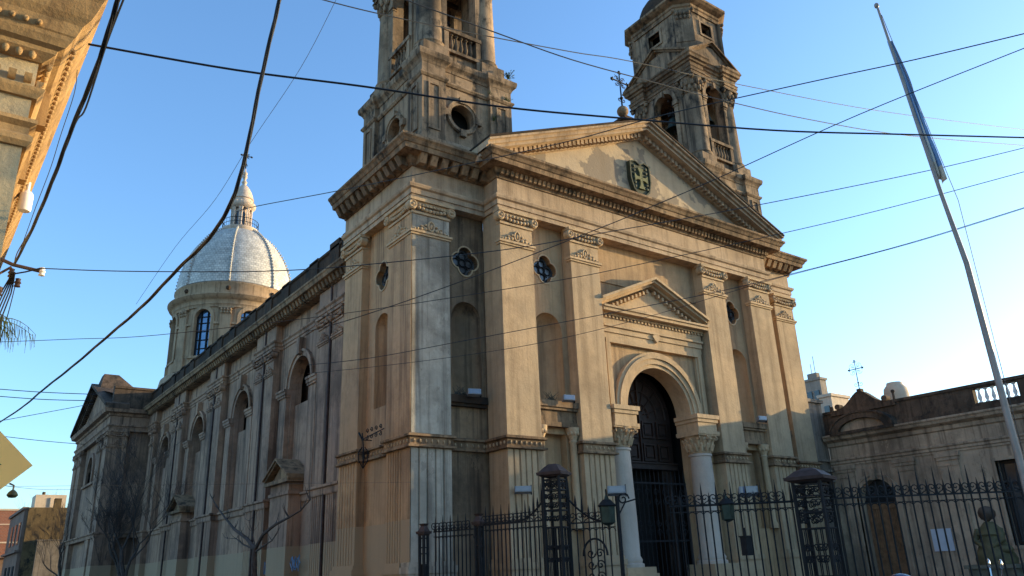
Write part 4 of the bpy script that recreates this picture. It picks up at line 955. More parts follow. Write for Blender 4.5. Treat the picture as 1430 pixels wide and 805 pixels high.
# ---------------------------------------------------------------- fence
def scroll(mb,P,u,v,r,sg,th=.013): mb.tube([P(a,b) for a,b in spiral((u,v),r,1.25,-PI/2 if sg>0 else -PI/2,sg,12)],th,4)
def fence(name,label,A,B,zr,step,posts=(),tall=.5,swoop=None,group='iron fence panels round the forecourt',z0=.5,seed=1):
    A=Vector(A);B=Vector(B);t_=(B-A); Ln=t_.length; t_.normalize()
    P=lambda u,v:(A.x+t_.x*u,A.y+t_.y*u,v)
    t=T(name,label,'fence',(A.x,A.y,0),group)
    k=int(Ln/step); zf=(lambda u:zr) if swoop is None else swoop
    # rails
    mb=MB()
    for zz in(.9,):
        mb.tube([P(0,zz),P(Ln,zz)],.025,4)
    O('rail',mb,M['iron'],t)
    mb=MB(); mb.tube([P(Ln*i/24,zr) for i in range(25)],.024,4); mb.tube([P(Ln*i/24,zr-.13) for i in range(25)],.012,4)
    if swoop: mb.tube([P(Ln*i/24,swoop(Ln*i/24)) for i in range(25)],.026,5)
    O('rail',mb,M['iron'],t)
    mb=MB()
    for i in range(k+1):
        u=(i+.5)*step if i<k else None
        if u is None or u>Ln: continue
        if i%2==0:
            for s in(-1,1): scroll(mb,P,u+s*step*.42,zr+.16,.10,s)
            for s in(-1,1): mb.tube([P(u+s*.02,zr+.0),P(u+s*step*.42,zr+.06)],.012,4)
        mb.tube([P(u+step*.5*math.cos(PI*q/8)+step*.5,zr-.14+.09*math.sin(PI*q/8)-.09) for q in range(9)],.010,4)
    O('scrollwork',mb,M['iron'],t)
    proto={}
    for i in range(k+1):
        u=i*step+step*.5
        if u>Ln-.02: continue
        big=i%2==0; top=(tall if big else tall*.55)
        key=(big,)
        zt_=zf(u)
        if swoop is None and key in proto:
            o=proto[key].copy(); COL.objects.link(o); o.parent=t; q=P(u,0); o.location=Vector(q)-wl(t)
        else:
            m=MB(); m.tube([(0,0,.35),(0,0,zt_+.02),(0,0,zt_+.04)],[.019,.019,.019],6); m.tube([(0,0,zt_+.04),(0,0,zt_+.12),(0,0,zt_+top)],[.034,.030,.003],6); m.ell((0,0,zt_+.04),.036,.036,.036,6,4)
            o=O('picket',m,M['iron']); o.parent=t; q=P(u,0); o.location=Vector(q)-wl(t); proto[key]=o
    mb=MB(); n_=Vector((t_.y,-t_.x)); v=[]
    for u in(0,Ln):
        for s in(-.18,.18):
            for z in(0,.42): q=A+t_*u+n_*s; v.append((q.x,q.y,z))
    mb.add(v,[(0,1,3,2),(4,6,7,5),(0,4,5,1),(2,3,7,6),(0,2,6,4),(1,5,7,3)]); O('plinth',mb,M['kerb'],t)
    return t
def pillar(x,y,h,w_,rot,label,cap=M['rust']):
    t=T('fence_pillar',label,'fence pillar',(x,y,0),'lattice pillars of the iron fence')
    c,s=math.cos(rot),math.sin(rot); P=lambda a,b,z:(x+a*c-b*s,y+a*s+b*c,z); H=w_/2
    def pb(m,a0,a1,b0,b1,z0,z1): m.add([P(a,b,z) for a in(a0,a1) for b in(b0,b1) for z in(z0,z1)],[(0,1,3,2),(4,6,7,5),(0,4,5,1),(2,3,7,6),(0,2,6,4),(1,5,7,3)])
    m=MB()
    for a in(-1,1):
        for b in(-1,1): m=MB(); m.tube([P(a*H,b*H,.3),P(a*H,b*H,h-.3)],.042,6); O('post',m,M['iron'],t)
    for k in range(4):
        ck,sk=[(1,0),(0,1),(-1,0),(0,-1)][k]
        Q=lambda u,z:P(ck*H-sk*u,sk*H+ck*u,z)
        m=MB(); n=5
        for i in range(1,n): u=-H+w_*i/n; m.tube([Q(u,.4),Q(u,h*.62)],.013,4)
        for z in(.5,h*.33,h*.62,h*.72,h-.62,h-.38): m.tube([Q(-H,z),Q(H,z)],.022,4)
        for u in((-H*.5,H*.5) if w_>.3 else ()):
            for z,r in((h-.5,.085),(h-.78,.1),(h-.98,.1),(h*.67,.1),(h*.5,.1),(h*.43,.1),(h*.28,.1),(h*.2,.1)):
                for sg in(-1,1): m.tube([Q(a,b) for a,b in spiral((u+sg*.04,z),r*min(1,w_/.6),1.2,PI/2*(1-sg),sg,12)],.014,4)
            m.tube([Q(u-.14,h-.62),Q(u+.14,h-.38)],.012,4); m.tube([Q(u+.14,h-.62),Q(u-.14,h-.38)],.012,4)
        O('lattice_panel',m,M['iron'],t)
    m=MB(); e=H+min(.09,H*.3)
    def fr(z0,e0,z1,e1):
        m.add([P(a*e0,b*e0,z0) for a,b in((-1,-1),(1,-1),(1,1),(-1,1))]+[P(a*e1,b*e1,z1) for a,b in((-1,-1),(1,-1),(1,1),(-1,1))],[(0,1,2,3),(4,5,6,7),(0,1,5,4),(1,2,6,5),(2,3,7,6),(3,0,4,7)])
    fr(h-.31,H+.03,h-.27,e+.02); fr(h-.268,e+.05,h-.2,e+.06); fr(h-.199,e+.02,h-.06,e*.62); fr(h-.059,e*.6,h,.1)
    O('cap',m,cap,t)
    m=MB(); pb(m,-H-.1,H+.1,-H-.1,H+.1,0,.4); O('base',m,M['kerb'],t)
    return t
pA=(12.37,15.08); pB=(15.99,10.45)
pillar(11.14,19.3,2.78,.15,.3,'slim dark post at the church corner, end of the fence'); pillar(11.78,17.55,2.92,.13,.3,'slim openwork post halfway along the left fence')
pillar(*pA,3.92,.42,.45,'large openwork iron pillar with a domed rusty cap left of the portal'); pillar(*pB,3.42,.60,.25,'broad openwork iron pillar with a flat cap in front of the annex corner')
fence('iron_fence','fence panel beside the grey church corner',(11.33,19.1),(11.74,17.75),2.55,.135,tall=.42)
fence('iron_fence','fence panel between the slim post and the large domed pillar',(11.83,17.4),(12.3,15.35),2.62,.135,tall=.46,swoop=lambda u:2.64+max(0,(u-1.1))**2*.55)
fence('iron_fence','low gate panel with a ring motif right of the large domed pillar',(12.5,14.85),(13.08,13.8),2.5,.16,tall=.5,swoop=lambda u:2.5+.65*max(0,1-u/1.0)**2)
fence('iron_fence','fence panel with scrolled top crossing in front of the right portal column',(13.6,12.55),(15.75,10.75),2.72,.165,tall=.50,swoop=lambda u:2.72-.0*u)
fence('iron_fence','long fence panel in front of the annex',(16.28,10.2),(21.5,6.4),2.74,.19,tall=.62)
# ring ornament in the gate, gate post, lanterns and boxes
mb=MB(); A=Vector((12.6,14.75)); t_=(Vector((13.08,13.8))-A).normalized(); Pg=lambda u,v:(A.x+t_.x*u,A.y+t_.y*u,v)
mb.tube([Pg(.52+.3*math.cos(PI*i/20*1.0),1.75+.38*math.sin(PI*i/20)) for i in range(21)],.025,5)
for s in(-1,1):
    for v in(1.8,1.55,1.3): mb.tube([Pg(a,b) for a,b in spiral((.52+s*.11,v),.11,1.3,0,s)],.016,4)
mb.tube([Pg(0,1.2),Pg(1.05,1.2)],.025,5)
tag(O('gate_ornament',mb,M['iron']),'arched scrollwork set in the low gate panel beside the pillar','ornament')
t=T('gate_post','thin gate post topped by a floodlight and a scroll bracket','gate post',(13.12,13.72,0))
mb=MB(); mb.tube([(13.12,13.72,0),(13.12,13.72,3.05)],[.05,.045],8); O('post',mb,M['iron'],t)
mb=MB(); mb.tube([(13.12+.62*a,13.72-.62*a,b) for a,b in spiral((.16,2.98),.16,1.4,0,1)],.02,5); mb.tube([(13.12,13.72,2.6),(13.25,13.6,2.9),(13.42,13.43,2.96)],.02,5); O('scroll_bracket',mb,M['iron'],t)
flood((13.12,13.72,3.17),(-.62,-.8),'floodlight on the gate post in front of the portal',w_=.42)
flood((15.1,11.5,2.99),(-.62,-.8),'floodlight on the fence right of the portal',w_=.42)
def lantern(p,label,s=1):
    x,y,z=p; t=T('fence_lantern',label,'lantern',(x,y,z-.3*s),'dark lanterns hung on the fence')
    mb=MB(); mb.lathe(x,y,[(.001,z-.34*s),(.1*s,z-.3*s),(.17*s,z-.26*s),(.19*s,z+.1*s),(.15*s,z+.2*s),(.06*s,z+.28*s),(.03*s,z+.36*s)],6,smooth=False); O('lantern_body',mb,M['bronze'],t)
    mb=MB(); mb.tube([(x,y,z+.3*s),(x,y,z+.5*s)],.02,5); mb.lathe(x,y,[(.2*s,z+.1*s),(.22*s,z+.13*s),(.1*s,z+.26*s)],12); O('lantern_top',mb,M['iron'],t)
lantern((12.95,13.9,2.72),'dark green lantern on the gate panel beside the gate post',1.0); lantern((14.6,11.75,2.62),'dark green lantern on the fence between the portal and the broad pillar',.85)
mb=MB(); mb.box(14.6,14.8,11.35,11.5,1.62,2.0); mb.box(14.58,14.82,11.33,11.52,2.0,2.03); mb.tube([(14.7,11.42,2.0),(14.7,11.42,2.2)],.02,5); tag(O('meter_box',mb,M['iron']),'small dark metal box fixed to the fence under the lantern','box')
# ---------------------------------------------------------------- flagpole
t=T('flagpole','tall leaning looking grey flagpole in front of the annex fence','flagpole',(17.75,6.8,0))
t['label']='tall grey flagpole rising in front of the annex fence'
mb=MB(); mb.tube([(17.75,6.8,0),(17.75,6.8,3),(17.73,6.85,7.5),(17.66,6.98,9.2),(17.52,7.33,14.65)],[.085,.075,.058,.045,.028],10); O('pole',mb,M['steel'],t)
mb=MB(); mb.ell((17.515,7.34,14.72),.06,.06,.08,8,6); O('truck',mb,M['steel'],t)
mb=MB(); mb.tube([(17.53,7.28,14.4),(17.74,6.7,9),(17.82,6.73,3.4)],.008,4); O('halyard',mb,M['wire'],t)
M['flag']=bpy.data.materials.new('pale_blue_flag_cloth'); m=M['flag']; m.use_nodes=True; n=m.node_tree.nodes; L=m.node_tree.links
g=n.new('ShaderNodeUVMap'); sx=n.new('ShaderNodeSeparateXYZ'); L.new(g.outputs[0],sx.inputs[0]); rp=n.new('ShaderNodeValToRGB'); rp.color_ramp.interpolation='CONSTANT'
rp.color_ramp.elements[0].color=(.24,.38,.58,1); rp.color_ramp.elements[1].position=.36; rp.color_ramp.elements[1].color=(.55,.52,.46,1); e=rp.color_ramp.elements.new(.6); e.color=(.16,.27,.46,1)
L.new(sx.outputs[0],rp.inputs[0]); mg=n.new('ShaderNodeMix'); mg.data_type='RGBA'; gt=n.new('ShaderNodeMath'); gt.operation='GREATER_THAN'; gt.inputs[1].default_value=.9; L.new(sx.outputs[1],gt.inputs[0]); L.new(gt.outputs[0],mg.inputs[0]); L.new(rp.outputs[0],mg.inputs[6]); mg.inputs[7].default_value=(.5,.42,.33,1); L.new(mg.outputs[2],n['Principled BSDF'].inputs['Base Color']); n['Principled BSDF'].inputs['Roughness'].default_value=.9
mb=MB(); nu,nv=26,30; V=[];UV=[]
z0,z1=13.6,9.85
for j in range(nv+1):
    q=j/nv; z=z0+(z1-z0)*q; px_=17.47+.10*q; py_=7.31-.24*q
    wd=.05+(1+.22*math.sin(q*11)+.12*math.sin(q*23+1))*.06+.24*(1+.25*math.sin(q*7.3+.5))*math.sin(min(1,q*1.15)*PI/2)
    for i in range(nu+1):
        s=i/nu; a=s*PI*5+q*2.5+.8*math.sin(q*6+s*3); amp=.13*(.35+q*.6)
        V.append((px_+.05+ wd*s*.55+amp*math.sin(a)*.5*s, py_-.02-wd*s*.45+amp*math.cos(a)*.6*(.3+s), z-.35*s*(1-abs(q-.5)*.3)*q)); UV.append((s,q))
mb.add(V,[(j*(nu+1)+i,j*(nu+1)+i+1,(j+1)*(nu+1)+i+1,(j+1)*(nu+1)+i) for j in range(nv) for i in range(nu)],True)
fo=O('flag',mb,M['flag']); tag(fo,'limp blue and white flag hanging folded against the flagpole','flag')
uvl=fo.data.uv_layers.new(name='cloth')
for l in fo.data.loops: uvl.data[l.index].uv=UV[l.vertex_index]
sm_=fo.modifiers.new('thickness','SOLIDIFY'); sm_.thickness=.006
# ---------------------------------------------------------------- near building, top left
nb_=T('corner_building','ochre corner building seen from below with a deep moulded cornice','building',(.28,12,0))
q=Vector((-.026,1)).normalized(); e0=Vector((.28,12.0)); e1=e0+q*16; fl_=Vector((-30,12.0))
NP=[tuple(e1),tuple(e0)]; NPr=[(-30,12.0),(.28,12.0),tuple(e1)]   # outward on the right
mb=MB(); pts=[(-30,12.0),(.28,12.0),tuple(e1),(-30,28)]
mb.add([(x,y,0) for x,y in pts]+[(x,y,10.4) for x,y in pts],[(0,1,2,3),(4,5,6,7)]+[(i,(i+1)%4,(i+1)%4+4,i+4) for i in range(4)])
O('wall',mb,M['near'],nb_)
mb=MB(); mb.sweep(NPr,[(-.3,7.55),(.05,7.55),(.10,7.62),(.10,7.70),(.04,7.76),(.04,7.86),(.12,7.92),(.12,7.98),(-.3,8.0)]); mb.sweep(NPr,[(-.3,8.35),(.06,8.35),(.12,8.45),(.14,8.5),(-.3,8.52)])
mb.sweep(NPr,[(-.3,8.98),(.04,8.98),(.18,9.1),(.2,9.16),(.28,9.2),(.34,9.3),(.36,9.36),(.38,9.38),(.44,9.55),(.52,9.66),(.55,9.72),(.60,9.86),(.62,9.94),(.68,10.05),(.70,10.12),(.70,10.25),(-.3,10.5)])
cn=O('cornice',mb,M['neartrim'],nb_)
mb=MB(); modil(mb,NPr,.2,.1,.10,8.6,8.72,.02)
for i in range(len(NPr)-1):
    a=Vector(NPr[i]);b=Vector(NPr[i+1]);t_=b-a;Ln=t_.length;t_.normalize();n_=Vector((t_.y,-t_.x))
    for j in range(int(Ln/.17)):
        c=a+t_*(j+.5)*.17
        if c.x<-7 : continue
        d_=c+n_*.13; mb.ell((d_.x,d_.y,9.02),.055,.055,.07,7,5)
        d_=c+n_*.42; mb.ell((d_.x,d_.y,9.42),.045,.045,.05,6,4)
O('egg_moulding',mb,M['neartrim'],cn)
mb=MB()
for k,y in enumerate([1.2,3.4,5.6,7.8,10,12.2]):
    c=e0+q*y; n_=Vector((q.y,-q.x)); mb.add([tuple((c+q*a+n_*b).to_3d()+Vector((0,0,z))) for a in(-.12,.12) for b in(0,.3) for z in(8.55,9.15)],[(0,1,3,2),(4,6,7,5),(0,4,5,1),(2,3,7,6),(0,2,6,4),(1,5,7,3)])
O('bracket',mb,M['neartrim'],cn)
t=T('photocell_lamp','small white cylindrical fitting under the edge of the corner building cornice','lamp fitting',(.72,20,10))
c=Vector((.66,17.9)); mb=MB(); mb.lathe(c.x,c.y,[(.001,9.02),(.11,9.03),(.13,9.08),(.13,9.4),(.1,9.46),(.04,9.5),(.04,9.7)],16); O('housing',mb,M['white'],t)
# cross arm bracket and insulators
t=T('cable_bracket','steel cross arm with insulators anchoring cables on the corner building','bracket',(.15,17,7.2))
mb=MB(); mb.tube([(.1,17,7.68),(.62,17.0,7.5),(1.15,17,7.45)],.035,6); mb.tube([(.1,17,6.95),(.6,17,7.45)],.025,6); O('cross_arm',mb,M['rust'],t)
for x_,z_ in((1.12,7.45),(.62,7.33),(.75,7.15),(.48,6.93)):
    mb=MB(); mb.lathe(x_,17.0,[(.02,z_-.09),(.06,z_-.08),(.04,z_-.03),(.065,z_),(.04,z_+.04),(.05,z_+.08),(.001,z_+.1)],10); O('insulator',mb,M['white'] if x_>1 else M['rust'],t)
mb=MB(); mb.tube([(.62,17,7.3),(.85,16.95,7.38),(1.07,16.87,7.47)],.016,5)
for k in range(5):
    random.seed(k); mb.tube([(.6+.015*k,16.7,7.25),(.6+.02*k,17,7.2),(.52+.04*k,17.1,6.95),(.42+.05*k,17.2,6.55),(.35+.06*k,17.25,6.1)],.014,5)
O('cable_tail',mb,M['cable'],t)
# palm like frond tuft and clump below the bracket
random.seed(4); mb=MB()
for k in range(7):
    L0=random.uniform(.4,.9); up=random.uniform(.05,.3); pts=[(.35+L0*s_/6,17.9-.1*k,6.45+up*math.sin(s_/6*PI*.8)*1.0-.25*(s_/6)**2) for s_ in range(7)]
    mb.tube(pts,[.014-.0017*s_ for s_ in range(7)],4)
    for s_ in range(1,7):
        for q_ in range(3):
            x_,y_,z_=pts[s_]; x_+=-.05*q_; mb.tube([(x_,y_,z_),(x_+random.uniform(0,.08),y_+random.uniform(-.1,.1),z_-random.uniform(.15,.38))],[.008,.003],4)
tag(O('palm_frond',mb,M['leaf']),'drooping dark palm frond sticking out below the cable bracket','palm frond')
random.seed(5); mb=MB()
for k in range(90):
    mb.ell((.38+random.gauss(0,.07),17.8+random.gauss(0,.1),6.15+random.gauss(0,.14)),.05,.05,.05,5,4)
tag(O('dry_nest',mb,M['twig']),'brown clump hanging on the edge of the corner building below the bracket','nest')
# ---------------------------------------------------------------- wires
LBL=dict(main='thick black cable slung across the whole front from the corner building cornice',bundle='thickest black cable bundle sweeping down from the top edge past the dome',bundle2='thick dark cable running down along the corner building to the bracket',bundle3='thinner dark cable looping beside the thick one along the corner building',drop='thin blue grey cable dropping from the cornice to the bracket',thinA='fine wire slanting down steeply above the dome',w5='thin wire crossing the top of both bell towers',w6='thin wire dipping over the left belfry to behind the flag',w7='wire rising from the dome lantern to the upper right corner',w8='wire from the bracket across the dome and quatrefoils to the right',w9='wire climbing steeply from the corner pilaster to the upper right',w10='wire from the left edge across the drum to the far right',w11='upper of the two wires crossing just above the portal',w11b='lower of the two wires crossing just above the portal',w12='upper one of two faint parallel wires left of the transept',w12b='lower one of two faint parallel wires left of the transept',w13='faint wire rising to the transept pediment',w14='faint wire sagging left of the transept cornice',pal='wire dropping from the bracket past the palm frond',w15='street light cable near the far trees')
WT={
 'main':(0.022,[(0.89,12.3,9.78),(3.02,11.54,9.66),(5.06,10.8,9.66),(7.4,9.96,9.61),(9.57,9.18,9.7),(12.93,7.98,9.9),(16.08,6.84,10.24),(19.89,5.48,10.68)]),
 'bundle':(0.033,[(2.96,9.24,9.73),(2.96,9.38,9.44),(2.94,9.83,8.46),(2.93,10.26,7.35),(2.91,10.71,6.79),(2.88,11.68,6.56),(2.82,13.15,6.57),(2.74,15.4,6.54),(2.64,18.38,6.68),(2.5,22.43,6.88),(2.33,26.94,7.15),(2.17,31.43,7.39),(1.86,40.33,8.14)]),
 'bundle2':(0.024,[(0.62,6.17,6.37),(0.62,6.4,6.33),(0.62,7.21,6.17),(0.62,8.8,6.33),(0.61,10.11,6.29),(0.61,12.58,6.57),(0.6,15.98,7.15)]),
 'bundle3':(0.012,[(0.67,6.18,6.41),(0.66,7.09,6.39),(0.66,8.07,6.22),(0.66,8.92,6.5),(0.65,9.89,6.55),(0.64,12.12,6.62),(0.62,16.1,7.45),(0.62,16.41,7.27)]),
 'drop':(0.008,[(0.87,13.37,9.92),(0.88,13.24,9.39),(0.83,13.86,8.86),(0.8,14.4,8.47),(0.73,15.23,8.04),(0.66,16.23,7.53)]),
 'thinA':(0.008,[(5.76,13.94,14.18),(5.65,15.79,13.28),(5.47,18.77,12.6),(5.32,21.26,11.9),(5.12,24.68,11.63),(4.88,28.7,10.83)]),
 'w5':(0.012,[(3.37,9,9.53),(4.31,9,9.69),(5.98,9,10.05),(8.4,9,10.63),(9.95,9,11.04),(13.73,9,11.87),(20.57,9,13.51),(32.92,9,16.89)]),
 'w6':(0.014,[(4.76,8.97,10.15),(6.52,8.9,10.21),(8.24,8.84,10.29),(10.42,8.75,10.55),(12.14,8.69,10.78),(15.39,8.56,11.3),(20.1,8.38,12.27),(28.95,8.04,14.51)]),
 'w7':(0.016,[(6.19,22.09,12.08),(6.59,21.34,12.07),(8.11,18.56,11.82),(9.87,15.3,11.58),(11.41,12.46,11.42),(12.53,10.4,11.44),(14.04,7.62,11.28),(15.04,5.78,11.15),(16.06,3.9,11.08)]),
 'w8':(0.014,[(1.07,16.87,7.47),(2.18,16.35,7.46),(3.4,15.78,7.49),(4.91,15.07,7.56),(6.49,14.33,7.74),(9.45,12.94,8.24),(11.61,11.94,8.77),(14.97,10.36,9.62),(19.77,8.11,10.95),(23.29,6.46,12.05)]),
 'w9':(0.014,[(6.95,17.73,7.25),(7.54,16.95,7.38),(8.56,15.58,7.69),(9.88,13.83,8.17),(11.44,11.75,8.8),(12.04,10.94,9.07),(13.03,9.63,9.54),(14.91,7.12,10.5),(17.09,4.21,11.42)]),
 'w10':(0.012,[(0.83,26.19,8.26),(2.59,24.24,8.1),(4.42,22.23,7.96),(8.08,18.18,8.02),(11.68,14.2,8.28),(13.37,12.33,8.51),(15.8,9.64,8.93),(17.46,7.8,9.28),(19.51,5.54,9.8)]),
 'w11':(0.012,[(7.49,18.99,6.74),(8.74,17.79,6.81),(10.37,16.21,7.06),(13.29,13.39,7.53),(15.11,11.64,7.85),(16.39,10.41,8.15),(18.55,8.33,8.72),(20.83,6.13,9.48)]),
 'w11b':(0.009,[(7.58,19.2,6.57),(8.84,17.99,6.62),(10.49,16.4,6.74),(12.1,14.85,6.95),(13.95,13.06,7.39),(16.06,11.03,8.06),(16.84,10.28,8.27),(18.89,8.3,8.82),(21.07,6.2,9.55)]),
 'w12':(0.03,[(2.38,59.95,13.77),(5.18,59.55,13.72),(8.33,59.1,13.78)]),
 'w12b':(0.03,[(2.45,59.94,13.3),(5.25,59.54,13.24),(8.17,59.12,13.33)]),
 'w13':(0.02,[(2.28,50.24,9.98),(4.73,52.34,11.04),(7.6,54.8,12.29)]),
 'w14':(0.02,[(2.39,50.34,9.31),(4.98,52.55,9.47),(7.43,54.66,9.7)]),
 'pal':(0.012,[(0.73,17.23,7.22),(0.72,17.35,6.88),(0.7,17.55,6.5),(0.66,17.95,6)]),
 'w15':(0.012,[(2.88,49.01,6.59),(3.69,49.94,6.59),(5.29,51.76,6.66),(7.41,54.19,6.93)]),
}
for k,(r,p) in WT.items():
    pts=[Vector(a) for a in p]; n=[]
    m_=len(pts)
    for i in range(m_-1):
        p0=pts[max(i-1,0)];p1=pts[i];p2=pts[i+1];p3=pts[min(i+2,m_-1)]
        for s in range(6):
            u=s/6; n.append(.5*((2*p1)+(p2-p0)*u+(2*p0-5*p1+4*p2-p3)*u*u+(3*p1-p0-3*p2+p3)*u**3))
    n.append(pts[-1]); mb=MB()
    if k in('bundle','bundle2'):
        for ph in(0,2.1,4.2):
            mb.tube([q+Vector((math.cos(i*.55+ph),0,math.sin(i*.55+ph)))*r*.42 for i,q in enumerate(n)],r*.55,6)
    else: mb.tube(n,r*(.78 if r<.02 else .9),5)
    tag(O('cable',mb,M['cable'] if r>=.02 else M['wire']),LBL[k],'cable')
# ---------------------------------------------------------------- warning sign
t=T('warning_sign','yellow diamond road sign on a post at the left edge','road sign',(-.0,5.98,0))
sc_=Vector((.03,5.98,2.33)); H=.5; vx=Vector((math.cos(R(4)),-math.sin(R(4)),0))
def SG(u,v,w_): p=sc_+vx*u+Vector((0,0,1))*v+Vector((-vx.y,vx.x,0))*(-w_)*1.0; return (p.x,p.y,p.z)
M['yellow']=mat('yellow_sign_face',(.92,.50,.14),.45,var=.08,vs=3)
mb=MB(); mb.prism(SG,[(-H,0),(0,-H),(H,0),(0,H)],[],-.004,.004); O('panel',mb,M['yellow'],t)
mb=MB(); mb.prism(SG,[(-.35,-.03),(.24,-.03),(.24,-.035),(.33,0),(.24,.035),(.24,.03),(-.35,.03)],[],.005,.008); mb.prism(SG,[(-.03,-.3),(.03,-.3),(.03,.3),(-.03,.3)],[],.0085,.009); O('symbol',mb,M['iron'],t)
mb=MB(); mb.tube([SG(0,-2.3,-.05),SG(0,.45,-.05)],.03,8); O('post',mb,M['steel'],t)
# ---------------------------------------------------------------- houses down the street
t=T('stone_house','old two storey house with a rough stone end wall beyond the transept','house',(9,90,0))
M['stonew']=stucco('rough_stone_wall',(.20,.165,.10),(.11,.09,.06),(.05,.04,.03),.5,1.,seed=40,mold=.12)
M['pinkw']=stucco('pinkish_plaster',(.27,.20,.18),(.22,.18,.17),(.1,.08,.07),.5,.6,seed=41)
mb=MB(); mb.box(8.3,13.5,90,104,0,8.7); O('wall',mb,M['stonew'],t)
mb=MB(); mb.box(8.0,8.29,90.3,104,0,8.7); mb.box(7.8,8.3,90.2,104,8.5,8.75); mb.box(7.7,8.3,90.2,104,4.6,4.8); O('street_front',mb,M['pinkw'],t)
for y in(91.5,95,98.5):
    mb=MB(); mb.box(7.93,8.0,y,y+1.5,5.4,7.4); O('window',mb,M['glass'],t); mb=MB(); mb.box(7.93,8.0,y,y+1.5,0,3.4); O('shop_door',mb,M['dark'],t)
mb=MB(); mb.box(8.9,11.6,92,95,8.7,10.1); mb.box(10.2,10.5,91.9,92,8.9,9.8); O('roof_room',mb,M['bgw'],t)
mb=MB(); mb.box(10.4,11.0,90.2,90.9,8.7,9.6); mb.tube([(9.6,92.5,10.1),(9.6,92.5,10.4)],.15,6); O('chimney',mb,M['stonew'],t)
mb=MB(); mb.box(9.4,13.5,89.6,90,0,5.6); mb.box(9.3,13.5,89.5,90,5.6,5.7); O('lean_to',mb,M['grey'],t)
t=T('brick_house','red brick house with pale bands at the far left','house',(6,108,0))
mb=MB(); mb.box(2,8.9,108,120,0,9.75); O('wall',mb,M['brick'],t)
mb=MB(); mb.box(1.9,9,107.9,120,9.75,9.95); mb.box(1.95,8.95,107.94,120,6.2,6.35);mb.box(1.95,8.95,107.94,120,8.2,8.3); O('band',mb,M['bgw'],t)
mb=MB(); mb.box(6.0,9.4,106.8,107.99,4.6,4.8); mb.box(6.0,9.2,107.6,107.95,0,4.6); O('awning',mb,M['pinkw'],t)
t=T('street_lamp','small dark street lamp hanging on a cable at the far left','street lamp',(1.49,19.94,3.3))
mb=MB(); mb.lathe(1.49,19.94,[(.001,3.36),(.07,3.37),(.11,3.42),(.08,3.48),(.04,3.52),(.001,3.54)],14); O('lamp_housing',mb,M['bronze'],t)
mb=MB(); mb.tube([(1.49,19.94,3.5),(1.49,19.94,3.62),(1.4,19.94,3.66)],.02,5); mb.tube([(.2,19.94,3.7),(1.49,19.94,3.6),(11.1,19.94,3.95)],.004,4); O('suspension_wire',mb,M['wire'],t)
# ---------------------------------------------------------------- trees
def tree(x,y,h,label,seed,r0=.13,spread=.5,levels=5,first=.3,nb=4,lean=(0,0),cat='tree',grp='bare street trees',up=.35,fork=2):
    random.seed(seed); tr_=T('bare_tree',label,cat,(x,y,0),grp)
    tk=MB(); tw=MB()
    def grow(p,d,L_,r,lv,mb):
        n=5; pts=[p];rr=[r]; q=Vector(p); dd=Vector(d)
        for i in range(n):
            dd=(dd+Vector((random.gauss(0,.13),random.gauss(0,.13),random.gauss(0,.07)+up*.09))).normalized(); q=q+dd*L_/n; pts.append(tuple(q)); rr.append(r*(1-.45*(i+1)/n))
        mb.tube(pts,rr,6 if lv>2 else 4)
        if lv<=0: return
        k=nb if lv<levels else nb+1
        for j in range(k):
            i=random.randint(2,n) if j>=fork else n
            b=Vector(pts[i]); a=random.uniform(0,2*PI); dv=(dd+Vector((math.cos(a),math.sin(a),random.uniform(-.1,.5)))*spread*random.uniform(.6,1.3)).normalized()
            grow(b,dv,L_*random.uniform(.55,.85),max(rr[i]*.68,.009),lv-1,tw)
    grow((x,y,0),(lean[0],lean[1],1),h*first,r0,levels,tk)
    O('trunk',tk,M['bark'],tr_); O('crown',tw,M['bark'],tr_)
    return tr_
tree(9.7,48.6,13,'tall leafless tree in front of the far side windows',11,.17,.62,5,.25,4,up=.8)
tree(9.5,58.5,10,'slender leafless tree in front of the transept',23,.13,.55,5,.27,3,up=.8)
tree(9.5,69.5,10,'leafless tree at the far corner of the transept',37,.13,.45,4,.3,4,up=.8)
random.seed(2)
# pollarded tree close to the wall
t=T('bare_tree','low pollarded tree with a few long bare limbs by the side wall','tree',(9.6,28.2,0),'bare street trees'); tk=MB(); tw=MB()
tk.tube([(9.6,28.15,0),(9.62,28.2,1.2),(9.58,28.3,2.2),(9.6,28.3,2.55)],[.14,.12,.10,.09],8)
def limb(pts,r):
    P_=[Vector(p) for p in pts]; tw.tube(P_,[r*(1-.8*i/(len(P_)-1)) for i in range(len(P_))],6)
    for i in range(1,len(P_)):
        for k in range(2):
            d=Vector((random.uniform(-.3,.3),random.uniform(-.5,.5),random.uniform(.1,.5))); tw.tube([P_[i],P_[i]+d*.5,P_[i]+d*.8+Vector((0,0,.1))],[r*.35,r*.2,.004],4)
limb([(9.6,28.3,2.5),(9.6,29.3,2.9),(9.6,30.8,3.3),(9.6,31.8,3.7),(9.6,33.0,4.2),(9.6,34.0,4.7)],.075)
limb([(9.6,28.3,2.5),(9.6,27.6,2.95),(9.6,26.5,3.2),(9.6,25.3,3.35),(9.6,24.3,3.5),(9.6,23.6,3.75)],.07)
limb([(9.6,28.3,2.4),(9.6,27.3,2.6),(9.6,26.7,2.7),(9.6,26.2,3.0)],.04); limb([(9.6,28.4,2.5),(9.6,29.6,2.7),(9.6,30.5,2.95),(9.6,31.5,3.0)],.04); limb([(9.6,28.3,2.5),(9.65,28.9,3.1),(9.6,29.2,3.5)],.03)
O('trunk',tk,M['bark'],t); O('crown',tw,M['bark'],t)
for i,(x,y,h,l) in enumerate(((12.6,112,15,'faint leafless tree behind the stone house, left one'),(15.2,112,16,'faint leafless tree behind the stone house, nearest the transept'))): tree(x,y,h,l,60+i,.16,.4,4,.3,4,up=1.0)
